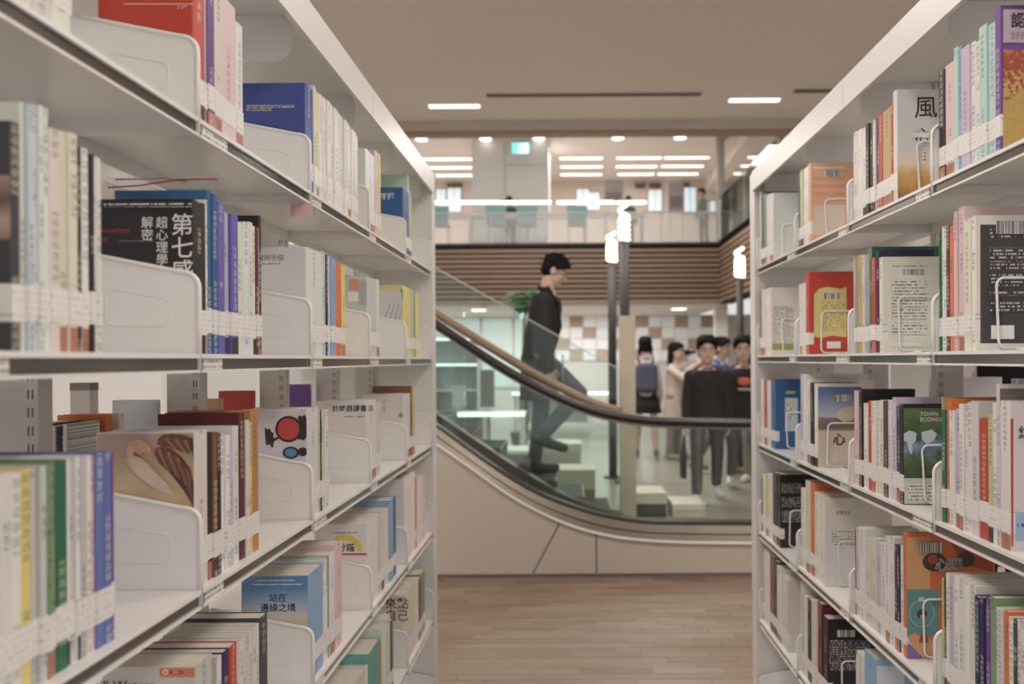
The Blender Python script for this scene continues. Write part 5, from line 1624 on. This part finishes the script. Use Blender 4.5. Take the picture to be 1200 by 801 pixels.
    if P.get('skirt_col'):
        lm = mat('skirt_%d' % int(P['skirt_col'][0] * 999), P['skirt_col'], 0.85, noise=(25, 0.15))
        zk = P.get('skirt_z', -0.42)
        m = MB(); m.loft([(P0.x, P0.y, P0.z + zk, 0.235, 0.20), (P0.x, P0.y, P0.z + zk * 0.5, 0.215, 0.18), (P0.x, P0.y, P0.z - 0.06, 0.178, 0.132), (P0.x, P0.y, P0.z + 0.08, 0.155, 0.112)], 24)
        sc(m); m.build('skirt', lm, root, smooth=True)
    for k in ('l', 'r'):
        hip, knee, ank, toe, heel = legs[k]
        m = MB(); m.capsule(heel + Vector((0, 0.004, 0.006)), toe + Vector((0, -0.018, 0.0)), 0.043, 0.038, 12); m.capsule(ank + Vector((0, 0.002, -0.01)), heel.lerp(toe, 0.45) + Vector((0, 0, 0.01)), 0.046, 0.04, 12)
        zmin = min(v[2] for v in m.v)
        sc(m); so = remesh_build(m, 'shoe', mat('shoe_%d' % int(P.get('shoe_col', (0.8,))[0] * 999), P.get('shoe_col', (0.78, 0.76, 0.74)), 0.6), root, max(vox, 0.008), 2)
    # ---- top with sleeves
    tm = mat('top_%d_%d' % (int(P['top_col'][0] * 999), int(P['top_col'][2] * 999)), P['top_col'], 0.85, noise=(22, 0.22))
    m = MB(); torso(m, P.get('loose', 0.016), -0.1, 0.50)
    if P.get('tail'):
        z = P['tail']
        m.loft([(P0.x, P0.y, P0.z + z, 0.205, 0.155), (P0.x, P0.y, P0.z - 0.05, 0.192, 0.138), (P0.x, P0.y, P0.z + 0.06, 0.165, 0.115)], 20)
    for k in ('l', 'r'):
        sh_, elb, wr, hd, sx = arms[k]
        m.capsule(tp(sx * 0.10, 0.005, 0.415), sh_, 0.064, 0.060)
        m.capsule(tp(sx * 0.035, 0.016, 0.505), tp(sx * 0.145, 0.008, 0.428), 0.040, 0.054)
        if P.get('sleeve', 'long') == 'long':
            m.capsule(sh_, elb, 0.061, 0.058); m.capsule(elb, wr - (wr - elb) * 0.03, 0.062, 0.048)
        else:
            m.capsule(sh_, sh_.lerp(elb, 0.62), 0.062, 0.064)
    sc(m); remesh_build(m, 'shirt', tm, root, max(vox, 0.009), 3)
    m = MB()                                          # knitted neckline / collar band
    m.tube([tp(0.066 * math.cos(a), 0.012 + 0.066 * math.sin(a), 0.505 + 0.018 * math.sin(a)) for a in [2 * PI * k / 18 for k in range(18)]], 0.019, 8, closed=True)
    sc(m); m.build('neckline', tm, root, smooth=True)
    if P.get('collar'):
        m = MB()
        for q in (-1, 1):
            m.capsule(tp(q * 0.055, 0.045, 0.525), tp(q * 0.04, -0.062, 0.475), 0.018, 0.016, 8); m.capsule(tp(q * 0.04, -0.062, 0.475), tp(q * 0.012, -0.10, 0.42), 0.015, 0.008, 8)
        m.capsule(tp(0.055, 0.045, 0.525), tp(-0.055, 0.045, 0.525), 0.018, 0.018, 8)
        sc(m); remesh_build(m, 'collar', tm, root, 0.006, 2)
        m = MB(); m.tube([tp(0, -0.13, 0.42), tp(0, -0.128, 0.3), tp(0, -0.116, 0.15), tp(0, -0.13, -0.03)], 0.008, 6); sc(m)
        m.build('placket', mat('placket', (0.035, 0.034, 0.034), 0.7), root, smooth=True)
    info = dict(root=root, tp=tp, hp=hpx, arms=arms, legs=legs, s=s, sc=sc, P0=P0)
    for fn in P.get('extras', ()):
        fn(info)
    return info


def solid(I, name, shape, m, rem=None):
    mb = MB(); shape(mb); I['sc'](mb)
    return remesh_build(mb, name, m, I['root'], rem, 2) if rem else mb.build(name, m, I['root'], smooth=True)


def glasses(I):
    hp = I['hp']

    def f(mb):
        for q in (-1, 1):
            mb.tube([hp(q * 0.032 + 0.021 * math.cos(a), -0.099, 0.004 + 0.017 * math.sin(a)) for a in [2 * PI * k / 14 for k in range(14)]], 0.0022, 6, closed=True)
            mb.tube([hp(q * 0.054, -0.097, 0.006), hp(q * 0.078, -0.05, 0.006), hp(q * 0.079, 0.012, 0.004)], 0.002, 6)
        mb.tube([hp(-0.011, -0.099, 0.008), hp(0.011, -0.099, 0.008)], 0.002, 6)
    solid(I, 'glasses', f, mat('glasses_wire', (0.55, 0.52, 0.5), 0.2, 0.8))


def worn_backpack(colr):
    def g(I):
        tp = I['tp']

        def f(mb):
            mb.capsule(tp(-0.07, 0.185, 0.08), tp(0.07, 0.185, 0.08), 0.085, 0.085); mb.capsule(tp(-0.07, 0.175, 0.36), tp(0.07, 0.175, 0.36), 0.075, 0.075)
            for q in (-0.09, -0.03, 0.03, 0.09):
                mb.capsule(tp(q, 0.185, 0.08), tp(q, 0.175, 0.36), 0.08, 0.072)
        b = solid(I, 'backpack', f, mat('backpack_cloth', colr, 0.85, noise=(20, 0.15)), 0.012)
        mb = MB()
        for q in (-1, 1):
            mb.tube([tp(q * 0.10, 0.12, 0.44), tp(q * 0.115, 0.03, 0.525), tp(q * 0.115, -0.09, 0.45), tp(q * 0.125, -0.125, 0.30), tp(q * 0.15, -0.05, 0.14), tp(q * 0.13, 0.10, 0.08)], 0.019, 8)
        I['sc'](mb); mb.build('strap', MATS['backpack_cloth'], I['root'], smooth=True)
    return g


# the man riding the escalator, in profile
def tote(I):
    tp = I['tp']
    solid(I, 'bag_strap', lambda mb: mb.tube([tp(-0.15, -0.10, 0.40), tp(-0.02, -0.14, 0.25), tp(0.16, -0.11, 0.02), tp(0.2, 0.03, -0.04), tp(0.10, 0.13, 0.10), tp(-0.12, 0.10, 0.44), tp(-0.15, 0.0, 0.53), tp(-0.15, -0.10, 0.40)], 0.013, 6), DARKCL)
    solid(I, 'folded_paper', lambda mb: mb.box(-0.20, -0.12, -0.20, -0.185, I['P0'].z - 0.22, I['P0'].z + 0.0), flat((0.35, 0.45, 0.52)))


Ym = YF_ + 0.48
pm_ = W(632, 556, Ym)
person((pm_.x, Ym, 0.46), math.radians(90), 1.77, 'young man in a black long top walking down the escalator, head bowed', dict(
    lean=9, pitch=26, hip_l=2, knee_l=10, hip_r=48, knee_r=90, foot_r=-20, sh_l=-8, el_l=14, sh_r=-4, el_r=16, shab_l=5, shab_r=5, top_col=(0.020, 0.019, 0.019), tail=-0.36, loose=0.022,
    legs_col=(0.115, 0.11, 0.12), shoe_col=(0.07, 0.07, 0.075), vox=0.0075, head=1.0, extras=(glasses, tote)))

# visitors in the hall
def hand_bag(I):
    w_ = I['arms']['r'][2]
    solid(I, 'carried_bag', lambda mb: mb.loft([(w_.x - 0.03, w_.y, w_.z - 0.58, 0.035, 0.11), (w_.x - 0.03, w_.y, w_.z - 0.36, 0.04, 0.12), (w_.x - 0.02, w_.y, w_.z - 0.13, 0.012, 0.03)], 14), DARKCL)


Yc = 7.98
person((W(829, 588, Yc).x, Yc, 0), math.radians(-4), 1.56, 'man in a black buttoned shirt and grey trousers walking towards the camera', dict(
    lean=2, hip_l=-8, knee_l=22, foot_l=-10, hip_r=12, knee_r=6, sh_l=-6, sh_r=4, el_l=8, el_r=14, shab_l=7, shab_r=7, top_col=(0.021, 0.02, 0.02), loose=0.032, legs_col=(0.10, 0.082, 0.09),
    hem=0.058, cuff=0.92, shoe_col=(0.78, 0.76, 0.74), vox=0.0075, head=1.24, collar=True, extras=(hand_bag,)))


def chest_print(I):
    tp = I['tp']
    solid(I, 'shirt_print', lambda mb: mb.ball(tp(0, -0.128, 0.33), (0.075, 0.010, 0.048)), flat((0.66, 0.14, 0.06)))
    solid(I, 'shirt_lettering', lambda mb: mb.add([tp(-0.07, -0.137, 0.25), tp(0.07, -0.137, 0.25), tp(0.07, -0.137, 0.225), tp(-0.07, -0.137, 0.225), tp(-0.07, -0.12, 0.25), tp(0.07, -0.12, 0.25), tp(0.07, -0.12, 0.225), tp(-0.07, -0.12, 0.225)],
                                           [(0, 1, 2, 3), (7, 6, 5, 4), (0, 4, 5, 1), (1, 5, 6, 2), (2, 6, 7, 3), (3, 7, 4, 0)]), flat((0.5, 0.5, 0.5)))


Ye_ = 8.55
person((W(872, 575, Ye_).x, Ye_, 0), math.radians(-8), 1.58, 'man in a black T-shirt with orange print, beside the right bookcase', dict(
    lean=2, hip_l=14, knee_l=6, hip_r=-10, knee_r=24, foot_r=-10, sh_l=8, sh_r=-4, el_l=20, el_r=14, yaw=-6, top_col=(0.024, 0.022, 0.022), sleeve='short', loose=0.022, legs_col=(0.10, 0.10, 0.115),
    shoe_col=(0.72, 0.70, 0.68), vox=0.008, head=1.22, extras=(chest_print,)))
person((W(888, 575, 9.2).x, 9.2, 0), math.radians(-20), 1.56, 'person in a beige sweater mostly hidden behind the right bookcase', dict(
    top_col=(0.55, 0.40, 0.27), legs_col=(0.30, 0.26, 0.22), fem=True, hair='long', vox=0.012))
person((W(844, 560, 9.9).x, 9.9, 0), math.radians(60), 1.61, 'man in a blue T-shirt behind the man in the black shirt', dict(
    top_col=(0.06, 0.10, 0.28), sleeve='short', legs_col=(0.24, 0.20, 0.17), hip_l=12, hip_r=-12, knee_r=18, shoe_col=(0.3, 0.2, 0.16), vox=0.011))
person((W(757, 530, 11.6).x, 11.6, 0), math.radians(180), 1.66, 'woman seen from behind with a dark blue backpack and black skirt', dict(
    fem=True, hair='bun', top_col=(0.60, 0.56, 0.55), skirt_col=(0.016, 0.015, 0.016), skirt_z=-0.30, hip_l=8, hip_r=-8, knee_r=12, shoe_col=(0.12, 0.12, 0.13), vox=0.01, extras=(worn_backpack((0.075, 0.08, 0.12)),)))


def camera_held(I):
    hp, tp = I['hp'], I['tp']

    def f(mb):
        mb.box(-0.07, 0.07, -0.045, 0.0, 0, 0.09)
        mb.v = [tuple(hp(0.0, -0.15, -0.04) + Vector(p)) for p in mb.v]
    b = solid(I, 'camera_body', f, DARKCL)
    solid(I, 'camera_lens', lambda mb: mb.capsule(hp(0, -0.19, 0.005), hp(0, -0.26, 0.005), 0.035, 0.032, 12), BLACKR)
    solid(I, 'shoulder_bag', lambda mb: mb.ball(tp(0.10, -0.16, 0.08), (0.09, 0.08, 0.17)), DARKCL)


person((W(791, 530, 11.4).x, 11.4, 0), math.radians(55), 1.57, 'long-haired woman in a beige coat raising a black camera', dict(
    fem=True, hair='long', top_col=(0.55, 0.48, 0.40), tail=-0.36, loose=0.03, legs_col=(0.26, 0.22, 0.19), sh_l=62, el_l=78, sh_r=62, el_r=78, elin_l=18, elin_r=18, shoe_col=(0.35, 0.3, 0.25),
    vox=0.011, extras=(camera_held,)))
# reader in the next aisle, seen through the gap above the third shelf
person((W(1172, 440, 2.7).x, 2.7, 0), math.radians(150), 1.44, 'dark-haired person in black seen through the gap of the right bookcase', dict(
    fem=True, hair='long', top_col=(0.018, 0.017, 0.018), legs_col=(0.03, 0.03, 0.04), yaw=40, vox=0.009))
# upper floor
person((W(597, 240, 19.4).x, 19.4, ZT), 0, 1.28, 'reader in dark clothes behind the third light bar of the upper counter', dict(top_col=(0.05, 0.06, 0.07), legs_col=(0.05, 0.05, 0.06), pitch=25, vox=0.016))
person((W(736, 240, 19.4).x, 19.4, ZT), 0, 1.27, 'reader with dark hair behind the last light bar of the upper counter', dict(top_col=(0.08, 0.09, 0.10), legs_col=(0.05, 0.05, 0.06), pitch=20, vox=0.016))
person((W(824, 240, 18.5).x, 18.45, ZT), math.radians(-60), 1.24, 'person in grey-green top leaning by the upper glass near the column', dict(fem=True, top_col=(0.22, 0.22, 0.17), legs_col=(0.1, 0.1, 0.1), lean=8, vox=0.016))
